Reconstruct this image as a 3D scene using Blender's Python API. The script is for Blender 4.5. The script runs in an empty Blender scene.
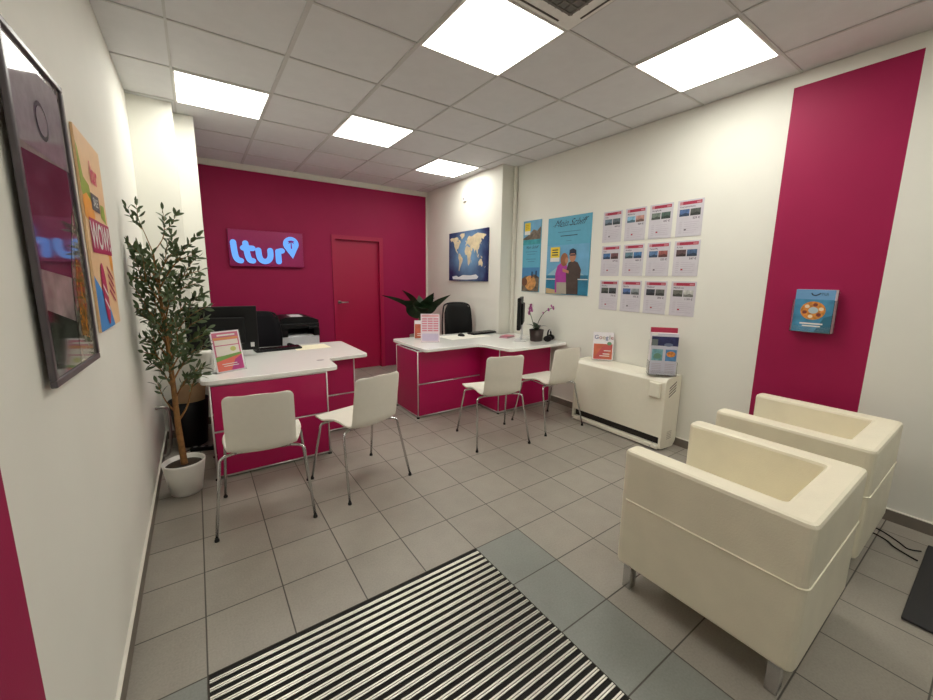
import bpy, bmesh, math, random
from mathutils import Vector, Matrix
S = bpy.context.scene
COL = S.collection
PI = math.pi
rnd = random.Random(7)
W, H, YB, YF = 3.808, 2.872, 5.95, -1.7     # room width, ceiling height, back wall, shop front

# ------------------------------------------------------------------ materials
def lin(c):
    c = c / 255.0
    return c / 12.92 if c <= 0.04045 else ((c + 0.055) / 1.055) ** 2.4
def rgb(t): return (lin(t[0]), lin(t[1]), lin(t[2]), 1.0)
_M = {}
def mat(name, col, rough=0.5, metal=0.0, var=0.04, scale=30.0, bump=0.0, bscale=200.0, coat=0.0, emit=0.0, trans=0.0, spec=0.5, ecol=None):
    if name in _M: return _M[name]
    m = bpy.data.materials.new(name); m.use_nodes = True
    nt = m.node_tree; b = nt.nodes['Principled BSDF']
    b.inputs['Roughness'].default_value = rough; b.inputs['Metallic'].default_value = metal
    b.inputs['Coat Weight'].default_value = coat; b.inputs['Transmission Weight'].default_value = trans
    b.inputs['Specular IOR Level'].default_value = spec
    c = rgb(col)
    tc = nt.nodes.new('ShaderNodeTexCoord')
    n = nt.nodes.new('ShaderNodeTexNoise'); n.inputs['Scale'].default_value = scale; n.inputs['Detail'].default_value = 3
    nt.links.new(tc.outputs['Object'], n.inputs['Vector'])
    r = nt.nodes.new('ShaderNodeValToRGB')
    r.color_ramp.elements[0].position = 0.3; r.color_ramp.elements[1].position = 0.7
    r.color_ramp.elements[0].color = tuple(x * (1 - var) for x in c[:3]) + (1,)
    r.color_ramp.elements[1].color = tuple(min(1, x * (1 + var)) for x in c[:3]) + (1,)
    nt.links.new(n.outputs['Fac'], r.inputs['Fac']); nt.links.new(r.outputs['Color'], b.inputs['Base Color'])
    if bump:
        n2 = nt.nodes.new('ShaderNodeTexNoise'); n2.inputs['Scale'].default_value = bscale; n2.inputs['Detail'].default_value = 4
        nt.links.new(tc.outputs['Object'], n2.inputs['Vector'])
        bp = nt.nodes.new('ShaderNodeBump'); bp.inputs['Strength'].default_value = bump; bp.inputs['Distance'].default_value = 0.004
        nt.links.new(n2.outputs['Fac'], bp.inputs['Height']); nt.links.new(bp.outputs['Normal'], b.inputs['Normal'])
    if emit:
        b.inputs['Emission Color'].default_value = rgb(ecol) if ecol else c; b.inputs['Emission Strength'].default_value = emit
    _M[name] = m
    return m

def floor_material():
    m = bpy.data.materials.new('floor_tiles'); m.use_nodes = True
    nt = m.node_tree; b = nt.nodes['Principled BSDF']; N = nt.nodes.new; L = nt.links.new
    tc = N('ShaderNodeTexCoord'); sp = N('ShaderNodeSeparateXYZ'); L(tc.outputs['Object'], sp.inputs[0])
    def math_(op, a, c=None):
        n = N('ShaderNodeMath'); n.operation = op
        for i, v in enumerate((a, c)):
            if v is None: continue
            if isinstance(v, (int, float)): n.inputs[i].default_value = v
            else: L(v, n.inputs[i])
        return n.outputs[0]
    s = 0.3081
    us, lines = [], []
    for ax, off in (('X', 0.250), ('Y', 1.530)):
        u = math_('DIVIDE', math_('SUBTRACT', sp.outputs[ax], off), s)
        fr = math_('FRACT', u); us.append(math_('FLOOR', u))
        d = math_('MINIMUM', fr, math_('SUBTRACT', 1.0, fr))
        lines.append(d)
    dmin = math_('MINIMUM', lines[0], lines[1])
    grout = N('ShaderNodeMapRange'); grout.inputs['From Min'].default_value = 0.006; grout.inputs['From Max'].default_value = 0.012
    L(dmin, grout.inputs['Value'])                       # 0 in the joint, 1 on the tile
    cb = N('ShaderNodeCombineXYZ'); L(us[0], cb.inputs[0]); L(us[1], cb.inputs[1])
    wn = N('ShaderNodeTexWhiteNoise'); wn.noise_dimensions = '3D'; L(cb.outputs[0], wn.inputs['Vector'])
    # the ring of darker tiles around the entrance mat
    def band(v, a, c): return math_('MULTIPLY', math_('GREATER_THAN', v, a), math_('LESS_THAN', v, c))
    dark = math_('MULTIPLY', band(us[0], -1.5, 4.5), band(us[1], -5.5, -0.5))
    n1 = N('ShaderNodeTexNoise'); n1.inputs['Scale'].default_value = 9; n1.inputs['Detail'].default_value = 6
    n2 = N('ShaderNodeTexNoise'); n2.inputs['Scale'].default_value = 120; n2.inputs['Detail'].default_value = 2
    L(tc.outputs['Object'], n1.inputs['Vector']); L(tc.outputs['Object'], n2.inputs['Vector'])
    mx = N('ShaderNodeMix'); mx.data_type = 'RGBA'; L(dark, mx.inputs['Factor'])
    mx.inputs['A'].default_value = rgb((154, 148, 138)); mx.inputs['B'].default_value = rgb((136, 139, 133))
    v = math_('ADD', math_('MULTIPLY', wn.outputs['Value'], 0.10), math_('ADD', math_('MULTIPLY', n1.outputs['Fac'], 0.22), math_('MULTIPLY', n2.outputs['Fac'], 0.34)))
    v = math_('ADD', v, 0.67)
    hs = N('ShaderNodeHueSaturation'); L(mx.outputs['Result'], hs.inputs['Color']); L(v, hs.inputs['Value'])
    mg = N('ShaderNodeMix'); mg.data_type = 'RGBA'; L(grout.outputs[0], mg.inputs['Factor'])
    mg.inputs['A'].default_value = rgb((78, 73, 67)); L(hs.outputs[0], mg.inputs['B'])
    L(mg.outputs['Result'], b.inputs['Base Color'])
    b.inputs['Roughness'].default_value = 0.42
    bp = N('ShaderNodeBump'); bp.inputs['Strength'].default_value = 0.5; bp.inputs['Distance'].default_value = 0.003
    hgt = math_('ADD', grout.outputs[0], math_('MULTIPLY', n2.outputs['Fac'], 0.35)); L(hgt, bp.inputs['Height']); L(bp.outputs['Normal'], b.inputs['Normal'])
    return m

WALLC = (230, 229, 220)
m_wall = mat('wall_paint', WALLC, 0.7, var=0.015, scale=3, bump=0.15, bscale=260)
PINKC = (156, 20, 74)
m_pinkwall = mat('magenta_wall_paint', PINKC, 0.55, var=0.03, scale=4, bump=0.1, bscale=260, spec=.28)
m_pinkdoor = mat('magenta_door_lacquer', (168, 14, 66), 0.4, var=0.02)
m_ceil = mat('mineral_ceiling_tile', (220, 220, 222), 0.85, var=0.02, scale=12, bump=0.2, bscale=400)
m_grid = mat('ceiling_grid_bar', (200, 199, 198), 0.6, var=0.02)
m_white = mat('white_lacquer', (236, 234, 226), 0.35, var=0.01)
m_trim = mat('white_trim', (226, 222, 212), 0.6, var=0.02)
m_skirt = mat('skirting_tile', (118, 110, 100), 0.5, var=0.08, scale=14)
m_top = mat('white_worktop', (240, 240, 236), 0.18, var=0.01, coat=0.3)
m_panel = mat('magenta_metal_panel', (176, 14, 84), 0.38, var=0.015, spec=0.4)
m_chrome = mat('chrome', (205, 205, 205), 0.18, 1.0, var=0.02)
m_dtube = mat('bright_chrome_tube', (226, 222, 220), 0.4, 0.55, var=0.01)
m_steel = mat('brushed_steel', (170, 168, 164), 0.3, 1.0, var=0.04)
m_black = mat('black_plastic', (13, 13, 14), 0.5, var=0.1, spec=.3)
m_blackg = mat('black_gloss_plastic', (9, 9, 10), 0.2, var=0.1)
m_mesh = mat('black_mesh_fabric', (16, 15, 20), 0.8, var=0.25, scale=300, spec=.2)
m_shell = mat('white_moulded_shell', (236, 232, 220), 0.38, var=0.012)
m_leather = mat('cream_leather', (238, 231, 208), 0.42, var=0.03, scale=8, bump=0.25, bscale=160)
m_seam = mat('leather_piping', (240, 234, 210), 0.45, var=0.02)
m_heater = mat('heater_enamel', (236, 232, 216), 0.4, var=0.012)
m_slot = mat('dark_slot', (34, 28, 24), 0.7)
m_acryl = mat('clear_acrylic', (250, 250, 250), 0.05, trans=0.97, var=0.0); m_acryl.node_tree.nodes['Principled BSDF'].inputs['IOR'].default_value = 1.12
m_paper = mat('white_paper', (232, 228, 232), 0.6, var=0.02)
m_cream = mat('cream_paper', (234, 228, 200), 0.6, var=0.02)
m_card = mat('cardboard', (178, 146, 112), 0.85, var=0.07, scale=20)
m_leaf = mat('olive_leaf', (76, 94, 58), 0.5, var=0.35, scale=18)
m_bigleaf = mat('broad_dark_leaf', (36, 58, 34), 0.4, var=0.3, scale=15)
m_bark = mat('bark', (138, 98, 54), 0.8, var=0.25, scale=40, bump=0.5, bscale=80)
m_soil = mat('soil', (52, 40, 28), 0.95, var=0.4, scale=60)
m_pot = mat('white_pot', (236, 234, 228), 0.3, var=0.01)
m_darkpot = mat('dark_glazed_pot', (58, 44, 40), 0.4, var=0.15)
m_lamp = mat('lamp_diffuser', (255, 253, 243), 0.6, var=0.0, emit=13.0)
m_lframe = mat('lamp_frame', (236, 234, 230), 0.5)
m_grey = mat('grey_plastic', (140, 140, 140), 0.5)
m_lgrey = mat('light_grey_plastic', (205, 206, 206), 0.5)
m_rubber = mat('black_rubber', (22, 22, 22), 0.8)
m_carpet = mat('black_mat_carpet', (30, 28, 26), 0.95, var=0.3, scale=400, bump=0.6, bscale=500)
m_alu = mat('aluminium_rail', (212, 208, 198), 0.35, 0.75, var=0.05)
m_floor = floor_material()
def ink(name, c, rough=0.5, var=0.03, scale=20, coat=0.0): return mat('print_' + name, c, rough, var=var, scale=scale, coat=coat)

# ------------------------------------------------------------------ mesh helpers
class MB:
    def __init__(s): s.bm = bmesh.new()
    def box(s, x0, x1, y0, y1, z0, z1, bev=0.0, seg=2, mi=0):
        t = bmesh.new(); bmesh.ops.create_cube(t, size=1.0)
        for v in t.verts:
            v.co = Vector((x0 + (v.co.x + .5) * (x1 - x0), y0 + (v.co.y + .5) * (y1 - y0), z0 + (v.co.z + .5) * (z1 - z0)))
        if bev: bmesh.ops.bevel(t, geom=list(t.edges), offset=bev, segments=seg, affect='EDGES', profile=0.5)
        s.merge(t, mi); return s
    def merge(s, t, mi=0, M=None):
        vm = {}
        for v in t.verts: vm[v] = s.bm.verts.new(M @ v.co if M else v.co)
        for f in t.faces:
            try:
                nf = s.bm.faces.new([vm[v] for v in f.verts]); nf.material_index = mi if mi is not None else f.material_index; nf.smooth = f.smooth
            except ValueError: pass
        t.free(); return s
    def face(s, pts, mi=0):
        f = s.bm.faces.new([s.bm.verts.new(Vector(p)) for p in pts]); f.material_index = mi; return s
    def tube(s, path, r, n=10, caps=True, mi=0):
        P = [Vector(p) for p in path]; R = r if isinstance(r, (list, tuple)) else [r] * len(P)
        rings = []; up = None
        for i, p in enumerate(P):
            d = ((P[i] - P[i - 1]).normalized() if i else Vector()) + ((P[i + 1] - P[i]).normalized() if i < len(P) - 1 else Vector())
            d.normalize()
            if up is None:
                a = Vector((0, 0, 1)) if abs(d.z) < .9 else Vector((1, 0, 0)); up = d.cross(a).normalized()
            up = (up - d * up.dot(d)).normalized(); w = d.cross(up)
            rings.append([s.bm.verts.new(p + (up * math.cos(2 * PI * k / n) + w * math.sin(2 * PI * k / n)) * R[i]) for k in range(n)])
        for a, b in zip(rings, rings[1:]):
            for k in range(n):
                f = s.bm.faces.new([a[k], a[(k + 1) % n], b[(k + 1) % n], b[k]]); f.smooth = True; f.material_index = mi
        if caps:
            s.bm.faces.new(list(reversed(rings[0]))).material_index = mi; s.bm.faces.new(rings[-1]).material_index = mi
        return s
    def lathe(s, prof, cx=0, cy=0, n=32, sx=1, sy=1, mi=0, smooth=True):
        rings = []
        for r, z in prof:
            rings.append([s.bm.verts.new((cx + r * sx * math.cos(2 * PI * k / n), cy + r * sy * math.sin(2 * PI * k / n), z)) for k in range(n)])
        for a, b in zip(rings, rings[1:]):
            for k in range(n):
                f = s.bm.faces.new([a[k], a[(k + 1) % n], b[(k + 1) % n], b[k]]); f.smooth = smooth; f.material_index = mi
        if prof[0][0] > 1e-4: s.bm.faces.new(list(reversed(rings[0]))).material_index = mi
        if prof[-1][0] > 1e-4: s.bm.faces.new(rings[-1]).material_index = mi
        return s
    def prism(s, poly, z0, z1, bev=0.0, mi=0, plane='xy'):
        t = bmesh.new()
        a = [t.verts.new((x, y, z0)) for x, y in poly]; b = [t.verts.new((x, y, z1)) for x, y in poly]
        n = len(poly)
        t.faces.new(list(reversed(a))); t.faces.new(b)
        for k in range(n): t.faces.new([a[k], a[(k + 1) % n], b[(k + 1) % n], b[k]])
        bmesh.ops.recalc_face_normals(t, faces=t.faces)
        if bev:
            es = [e for e in t.edges if abs(e.verts[0].co.z - e.verts[1].co.z) < 1e-6]
            bmesh.ops.bevel(t, geom=es, offset=bev, segments=2, affect='EDGES', profile=0.5)
        M = None
        if plane == 'xz': M = Matrix(((1, 0, 0, 0), (0, 0, 1, 0), (0, 1, 0, 0), (0, 0, 0, 1)))   # (x, z) outline, extruded along y
        if plane == 'yz': M = Matrix(((0, 0, 1, 0), (1, 0, 0, 0), (0, 1, 0, 0), (0, 0, 0, 1)))   # (y, z) outline, extruded along x
        s.merge(t, mi, M); return s
    def build(s, name, mats, parent=None, loc=None, rot=None, smooth=None):
        bmesh.ops.recalc_face_normals(s.bm, faces=[f for f in s.bm.faces]) if len(s.bm.faces) > 1 and not getattr(s, 'flat', False) else None
        me = bpy.data.meshes.new(name); s.bm.to_mesh(me); s.bm.free()
        for m in (mats if isinstance(mats, (list, tuple)) else [mats]): me.materials.append(m)
        if smooth:
            for p in me.polygons: p.use_smooth = True
        o = bpy.data.objects.new(name, me); COL.objects.link(o)
        if parent: o.parent = parent
        if loc: o.location = loc
        if rot: o.rotation_euler = rot
        return o

def tag(o, label, cat, group=None):
    o['label'] = label; o['category'] = cat
    if group: o['group'] = group
    return o
def thing(name, label, cat, loc=(0, 0, 0), rz=0.0, group=None, rx=0.0):
    o = bpy.data.objects.new(name, None); COL.objects.link(o); o.empty_display_size = 0.05
    o.location = loc; o.rotation_euler = (rx, 0, rz)
    return tag(o, label, cat, group)
def struct(o): o['kind'] = 'structure'; return o
def copy_thing(root, loc, rz, label):
    r = root.copy(); COL.objects.link(r); r.location = loc; r.rotation_euler = (root.rotation_euler[0], 0, rz); r['label'] = label
    for ch in list(root.children):
        c = ch.copy(); COL.objects.link(c); c.parent = r
        for g in list(ch.children):
            d = g.copy(); COL.objects.link(d); d.parent = c
    return r

def rounded(poly, rad, n=6):
    """round the corners of a polygon; rad one number or one per corner"""
    out = []; N = len(poly)
    for i in range(N):
        p = Vector(poly[i]); a = Vector(poly[i - 1]); b = Vector(poly[(i + 1) % N]); r = rad if not isinstance(rad, (list, tuple)) else rad[i]
        if r <= 0: out.append(tuple(p)); continue
        da = (a - p).normalized(); db = (b - p).normalized()
        ang = da.angle(db); d = min(r / math.tan(ang / 2), .49 * (a - p).length, .49 * (b - p).length)
        p0 = p + da * d; p1 = p + db * d
        for k in range(n + 1):
            t = k / n; q = (1 - t) ** 2 * p0 + 2 * t * (1 - t) * p + t * t * p1; out.append(tuple(q))
    return out
def smooth_path(pts, n=6):
    P = [Vector(p) for p in pts]; out = []
    for i in range(len(P) - 1):
        p0 = P[max(i - 1, 0)]; p1 = P[i]; p2 = P[i + 1]; p3 = P[min(i + 2, len(P) - 1)]
        for k in range(n):
            t = k / n
            out.append(0.5 * ((2 * p1) + (-p0 + p2) * t + (2 * p0 - 5 * p1 + 4 * p2 - p3) * t * t + (-p0 + 3 * p1 - 3 * p2 + p3) * t ** 3))
    out.append(P[-1]); return out

class Flat:
    """printed layers in the local (x, z) plane of a sheet that faces local -y"""
    def __init__(s, y0=0.0, step=0.0007): s.bm = bmesh.new(); s.mats = []; s.y0 = y0; s.step = step
    def mi(s, m):
        if m not in s.mats: s.mats.append(m)
        return s.mats.index(m)
    def poly(s, pts, m, lv=1):
        y = s.y0 - lv * s.step
        f = s.bm.faces.new([s.bm.verts.new((x, y, z)) for x, z in pts]); f.material_index = s.mi(m)
        f.normal_update()
        if f.normal.y > 0: f.normal_flip()
        return s
    def rect(s, x0, x1, z0, z1, m, lv=1): return s.poly([(x0, z0), (x1, z0), (x1, z1), (x0, z1)], m, lv)
    def ell(s, cx, cz, rx, rz, m, lv=1, n=20, rot=0):
        c, sn = math.cos(rot), math.sin(rot)
        return s.poly([(cx + rx * math.cos(2 * PI * k / n) * c - rz * math.sin(2 * PI * k / n) * sn, cz + rx * math.cos(2 * PI * k / n) * sn + rz * math.sin(2 * PI * k / n) * c) for k in range(n)], m, lv)
    def stroke(s, pts, w, m, lv=1):
        P = [Vector(p) for p in pts]; L = []; R = []
        for i, p in enumerate(P):
            d = ((P[i + 1] - P[i]) if i < len(P) - 1 else (P[i] - P[i - 1])).normalized()
            if i and i < len(P) - 1: d = ((P[i + 1] - P[i]).normalized() + (P[i] - P[i - 1]).normalized()).normalized()
            n = Vector((-d.y, d.x)) * w / 2; L.append(p + n); R.append(p - n)
        for i in range(len(P) - 1): s.poly([R[i], R[i + 1], L[i + 1], L[i]], m, lv)
        return s
    def text(s, body, x, z, size, m, lv=1, align='LEFT', bold=0.0, shear=0.0, sx=1.0, rot=0.0):
        me = text_mesh(body, size, align, bold, shear); y = s.y0 - lv * s.step; k = s.mi(m); c, sn = math.cos(rot), math.sin(rot)
        vs = [s.bm.verts.new((x + v.co.x * sx * c - v.co.y * sn, y, z + v.co.x * sx * sn + v.co.y * c)) for v in me.vertices]
        for p in me.polygons:
            try:
                f = s.bm.faces.new([vs[i] for i in p.vertices]); f.material_index = k; f.normal_update()
                if f.normal.y > 0: f.normal_flip()
            except ValueError: pass
        bpy.data.meshes.remove(me); return s
    def build(s, name, parent):
        me = bpy.data.meshes.new(name); s.bm.to_mesh(me); s.bm.free()
        for m in s.mats: me.materials.append(m)
        o = bpy.data.objects.new(name, me); COL.objects.link(o); o.parent = parent; return o
def text_mesh(body, size, align='LEFT', bold=0.0, shear=0.0, extrude=0.0):
    cu = bpy.data.curves.new('lettering', 'FONT'); cu.body = body; cu.size = size; cu.align_x = align
    cu.offset = bold * size; cu.shear = shear; cu.extrude = extrude; cu.resolution_u = 4
    o = bpy.data.objects.new('lettering', cu); COL.objects.link(o)
    dg = bpy.context.evaluated_depsgraph_get(); me = bpy.data.meshes.new_from_object(o.evaluated_get(dg))
    bpy.data.objects.remove(o); bpy.data.curves.remove(cu); return me
def sheet(name, w, h, t, m, parent, y=0.0, z=0.0, bev=0.0):
    return MB().box(-w / 2, w / 2, y - t, y, z, z + h, bev).build(name, m, parent)

RW, LW, BW = -PI / 2, PI / 2, 0.0      # turn of a sheet hung on the right, left and back wall

# ------------------------------------------------------------------ setting
struct(MB().box(-.1, W + .1, YF, YB + .1, -.1, 0).build('floor', m_floor))
struct(MB().box(-.1, W + .1, YF, YB + .1, H + .004, H + .1).build('ceiling', m_ceil))
g = MB()
GX, GY = .9395, 3.5677
for k in range(-1, 5):
    x = GX + .625 * k; w = .013 if k in (0, 1) else .007
    g.box(x - w, x + w, YF, YB, H - .003, H + .006)
for k in range(-8, 4):
    y = GY + .625 * k; g.box(0, W, y - .007, y + .007, H - .0025, H + .006)
struct(g.build('trim_1', m_grid))
# walls
def wall_y(name, x0, x1, inner, stripe, end):
    b = MB(); y0, y1 = stripe
    b.box(x0, x1, YF, y0, 0, H); b.box(x0, x1, y1, end, 0, H); b.box(x0, x1, y0, y1, 2.785, H); b.box(x0, x1, y0, y1, 0, 2.785, mi=1)
    return struct(b.build(name, [m_wall, m_pinkwall]))
wall_y('wall_left', -.1, 0, 0, (.50, 1.062), YB)
wall_y('wall_right', W, W + .1, W, (.512, 1.10), YB)
DX0, DX1, DZ = 2.025, 2.825, 2.08
b = MB(); b.box(-.1, DX0, YB, YB + .1, 0, H); b.box(DX1, W + .1, YB, YB + .1, 0, H); b.box(DX0, DX1, YB, YB + .1, DZ, H)
struct(b.build('wall_back', m_pinkwall))
b = MB(); b.box(-.1, .55, YF - .1, YF, 0, H); b.box(3.3, W + .1, YF - .1, YF, 0, H); b.box(.55, 3.3, YF - .1, YF, 2.5, H)
struct(b.build('wall_front', m_wall))
# chimney-breast steps at the left and right rear corners
struct(MB().box(0, .29, 4.25, YB, 0, H).build('wall_left_pier', m_wall))
struct(MB().box(.29, .436, 4.475, YB, 0, H - .004).build('wall_left_pier_step', m_wall))
struct(MB().prism([(3.573, 3.905), (W, 3.905), (W, YB), (3.632, YB)], 0, H).build('wall_right_pier', m_wall))
struct(MB().box(.436, 3.632, YB - .03, YB, 2.80, H).build('trim_2', m_trim))
struct(MB().box(3.612, 3.630, YB - .012, YB, 0, 2.80).build('trim_3', m_trim))
# skirting: a tile strip with a pale joint on top
def skirt(name, boxes):
    b = MB()
    for x0, x1, y0, y1 in boxes: b.box(x0, x1, y0, y1, 0, .072); b.box(x0, x1, y0, y1, .072, .078, mi=1)
    struct(b.build(name, [m_skirt, m_trim]))
skirt('baseboard_left', [(0, .012, YF, 4.25), (0, .302, 4.238, 4.25), (.29, .448, 4.463, 4.475), (.436, .448, 4.475, YB)])
skirt('baseboard_right', [(W - .012, W, YF, 3.905), (3.563, W, 3.893, 3.905), (3.560, 3.575, 3.905, 4.3)])
# door in the magenta wall
d = struct(MB().box(DX0 + .06, DX1 - .06, YB + .045, YB + .085, .006, DZ - .06).build('door_1', m_pinkdoor))
f = MB(); f.box(DX0, DX0 + .06, YB - .018, YB + .1, 0, DZ); f.box(DX1 - .06, DX1, YB - .018, YB + .1, 0, DZ); f.box(DX0 + .06, DX1 - .06, YB - .018, YB + .1, DZ - .06, DZ)
f.build('door_frame', m_pinkdoor, d)
h = MB().tube([(DX0 + .10, YB + .05, 1.083), (DX0 + .10, YB - .035, 1.083), (DX0 + .12, YB - .04, 1.083), (DX0 + .215, YB - .04, 1.083)], .011)
h.tube([(DX0 + .10, YB + .048, 1.083), (DX0 + .10, YB + .034, 1.083)], .026, 16)
o = h.build('door_handle', m_steel, d); o['label'] = 'steel lever handle'

# ------------------------------------------------------------------ ceiling lights and air vent
def cell(u, v): return GX + .625 * (u + .5), GY + .625 * (v + .5)
LG = 'square ceiling light panels'
lx, ly = cell(-1, 0)
lamp = thing('ceiling_light', 'square lit ceiling panel nearest the left wall, above the olive tree', 'ceiling light', (lx, ly, H), 0, LG)
f = MB(); hw = .300
for a in (0, 1, 2, 3):
    x0, x1, y0, y1 = [(-.306, .306, -.306, -.294), (-.306, .306, .294, .306), (-.306, -.294, -.294, .294), (.294, .306, -.294, .294)][a]
    f.box(x0, x1, y0, y1, -.008, .004)
f.build('frame', m_lframe, lamp)
MB().box(-.294, .294, -.294, .294, -.006, .003).build('diffuser', m_lamp, lamp)['label'] = 'glowing white diffuser'
for (u, v), lb in (((1, 0), 'square lit ceiling panel in the middle of the room, second from the back'),
                   ((3, 1), 'rearmost and smallest-looking lit ceiling panel, near the right pier and the magenta back wall'),
                   ((1, -3), 'large lit ceiling panel at the top edge, beside the air vent'),
                   ((3, -4), 'lit ceiling panel near the right wall, left of the magenta stripe'),
                   ((0, -7), 'unseen square light panel added behind the camera, towards the left wall'), ((3, -7), 'unseen square light panel added behind the camera to brighten the right front'),):  # last pair is out of view, added to light the room from the front
    x, y = cell(u, v); copy_thing(lamp, (x, y, H), 0, lb)
x, y = cell(1, -4)
v = thing('air_vent', 'square ceiling air vent with dark grille beside the large light panel', 'air vent', (x, y, H))
f = MB()
f.box(-.309, .309, -.309, .309, -.006, .003)
f.build('cover_plate', m_lframe, v)
f = MB(); f.box(-.215, .215, -.215, .215, -.012, -.006)
f.build('grille', mat('vent_grille', (104, 102, 98), 0.6), v)['label'] = 'dark grey grille'
f = MB()
for k in range(9):
    t = -.2 + .05 * k; f.box(t - .004, t + .004, -.214, .214, -.016, -.012); f.box(-.214, .214, t - .004, t + .004, -.0165, -.0125)
f.build('grille_bars', mat('vent_bar', (120, 116, 110), 0.6), v)
for a, bb in ((-1, 0), (1, 0), (0, -1), (0, 1)):
    f = MB()
    if a: f.box(a * .283 - .005, a * .283 + .005, -.2, .2, -.0085, -.006)
    else: f.box(-.2, .2, bb * .283 - .005, bb * .283 + .005, -.0085, -.006)
    f.build('air_slot', mat('vent_slot', (74, 70, 66), .7), v)

# ------------------------------------------------------------------ lit sign on the magenta wall
sg = thing('wall_sign', 'magenta wall sign with glowing pale blue letters and map pin', 'sign', (1.165, YB, 1.59), 0)
MB().box(-.45, .45, -.065, 0, 0, .465, .004).build('board', mat('sign_board', (160, 16, 92), 0.35), sg)
m_glow = mat('lit_letter', (40, 60, 110), 0.5, var=0.0, emit=1.0, ecol=(112, 172, 250), spec=.2)
def q(px, py): return ((px - 85) / 775 * .9 - .45 - .022, (542 - (py - (px - 470) * .03)) / 375 * .465)
def letter(strokes, name):
    b = MB(); r = .0345
    for st in strokes:
        P = [Vector((p[0], -.085, p[1])) for p in smooth_path([q(*p) + (0,) for p in st], 5)] if False else [Vector(p) for p in smooth_path([Vector(q(*p)) for p in st], 5)]
        # outline of a round-ended stroke
        L_, R_ = [], []
        for i, p in enumerate(P):
            dd = (P[min(i + 1, len(P) - 1)] - P[max(i - 1, 0)]).normalized(); n = Vector((-dd.y, dd.x)); L_.append(p + n * r); R_.append(p - n * r)
        d0 = (P[0] - P[1]).normalized(); d1 = (P[-1] - P[-2]).normalized()
        def cap(c, dd):
            a0 = math.atan2(dd.y, dd.x) + PI / 2
            return [c + Vector((math.cos(a0 - PI * k / 8), math.sin(a0 - PI * k / 8))) * r for k in range(1, 8)]
        poly = L_ + cap(P[-1], d1) + list(reversed(R_)) + cap(P[0], d0)
        b.prism([(p.x, p.y) for p in poly], -.092, -.062, plane='xz')
    return b.build(name, m_glow, sg)
letter([[(150, 292), (156, 380), (166, 440), (185, 470), (212, 480)]], 'letter')
letter([[(268, 300), (278, 390), (288, 445), (305, 474), (332, 482)], [(243, 348), (335, 352)]], 'letter')
letter([[(393, 370), (398, 430), (415, 470), (455, 488), (495, 472), (515, 430), (515, 372)]], 'letter')
letter([[(600, 490), (598, 430), (602, 392), (620, 375), (640, 374)], [(598, 380), (600, 490)]], 'letter')
b = MB(); c = q(742, 300); R_ = .098; tip = q(756, 456)
poly = [tip] + [(c[0] + R_ * math.cos(a), c[1] + R_ * math.sin(a)) for a in [(-40 + 260 * k / 20) * PI / 180 for k in range(21)]]
b.prism(poly, -.092, -.062, plane='xz'); pin = b.build('map_pin', m_glow, sg)
b = MB(); cx, cz = c; m_palm = mat('palm_mark', (150, 40, 170), 0.5)
b.prism([(cx - .008, cz - .06), (cx + .012, cz - .06), (cx + .004, cz + .03), (cx - .004, cz + .03)], -.0935, -.0915, plane='xz')
for a, l in ((20, .05), (160, .05), (60, .035), (120, .035), (-20, .042), (200, .042)):
    a *= PI / 180; dx, dz = math.cos(a), math.sin(a)
    b.prism([(cx, cz + .03), (cx + dx * l * .5 - dz * .012, cz + .03 + dz * l * .5 + dx * .012), (cx + dx * l, cz + .03 + dz * l - .012), (cx + dx * l * .5 + dz * .008, cz + .03 + dz * l * .5 - dx * .008)], -.0935, -.0915, plane='xz')
b.build('palm_tree_mark', m_palm, pin)

# ------------------------------------------------------------------ wall pictures
# world map canvas on the right pier
w, h = 1.0, .705
t = thing('world_map_canvas', 'square blue world map canvas hanging on the white pier', 'picture', (3.573 + .0279 * .75, 4.655, 1.432), RW - .0279)
m_sea = bpy.data.materials.new('map_sea'); m_sea.use_nodes = True
nt = m_sea.node_tree; bs = nt.nodes['Principled BSDF']; tc = nt.nodes.new('ShaderNodeTexCoord'); nz = nt.nodes.new('ShaderNodeTexNoise'); nz.inputs['Scale'].default_value = 4; nz.inputs['Detail'].default_value = 5
cr = nt.nodes.new('ShaderNodeValToRGB'); cr.color_ramp.elements[0].color = rgb((14, 30, 84)); cr.color_ramp.elements[0].position = .38
cr.color_ramp.elements[1].color = rgb((120, 165, 205)); cr.color_ramp.elements[1].position = .9
nt.links.new(tc.outputs['Object'], nz.inputs['Vector']); mpn = nt.nodes.new('ShaderNodeMapping'); mpn.inputs['Location'].default_value = (0, 0, -.68); mpn.inputs['Scale'].default_value = (1.6, 0, 1.75)
gr = nt.nodes.new('ShaderNodeTexGradient'); gr.gradient_type = 'SPHERICAL'; mxn = nt.nodes.new('ShaderNodeMath'); mxn.operation = 'MULTIPLY_ADD'; mxn.inputs[1].default_value = .75
nt.links.new(tc.outputs['Object'], mpn.inputs['Vector']); nt.links.new(mpn.outputs[0], gr.inputs[0]); nt.links.new(gr.outputs['Fac'], mxn.inputs[0])
ms = nt.nodes.new('ShaderNodeMath'); ms.operation = 'MULTIPLY'; ms.inputs[1].default_value = .55; nt.links.new(nz.outputs['Fac'], ms.inputs[0]); nt.links.new(ms.outputs[0], mxn.inputs[2])
nt.links.new(mxn.outputs[0], cr.inputs['Fac']); nt.links.new(cr.outputs['Color'], bs.inputs['Base Color']); bs.inputs['Roughness'].default_value = .5
sheet('canvas', w, h, .025, m_sea, t)
F = Flat(-.025); m_land = ink('land', (222, 208, 172), var=.15, scale=14); m_ice = ink('ice', (226, 232, 236))
def mp(lon, lat): return (-.47 + (lon + 170) / 350 * .94, .13 + (lat + 56) / 136 * .54)
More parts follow.
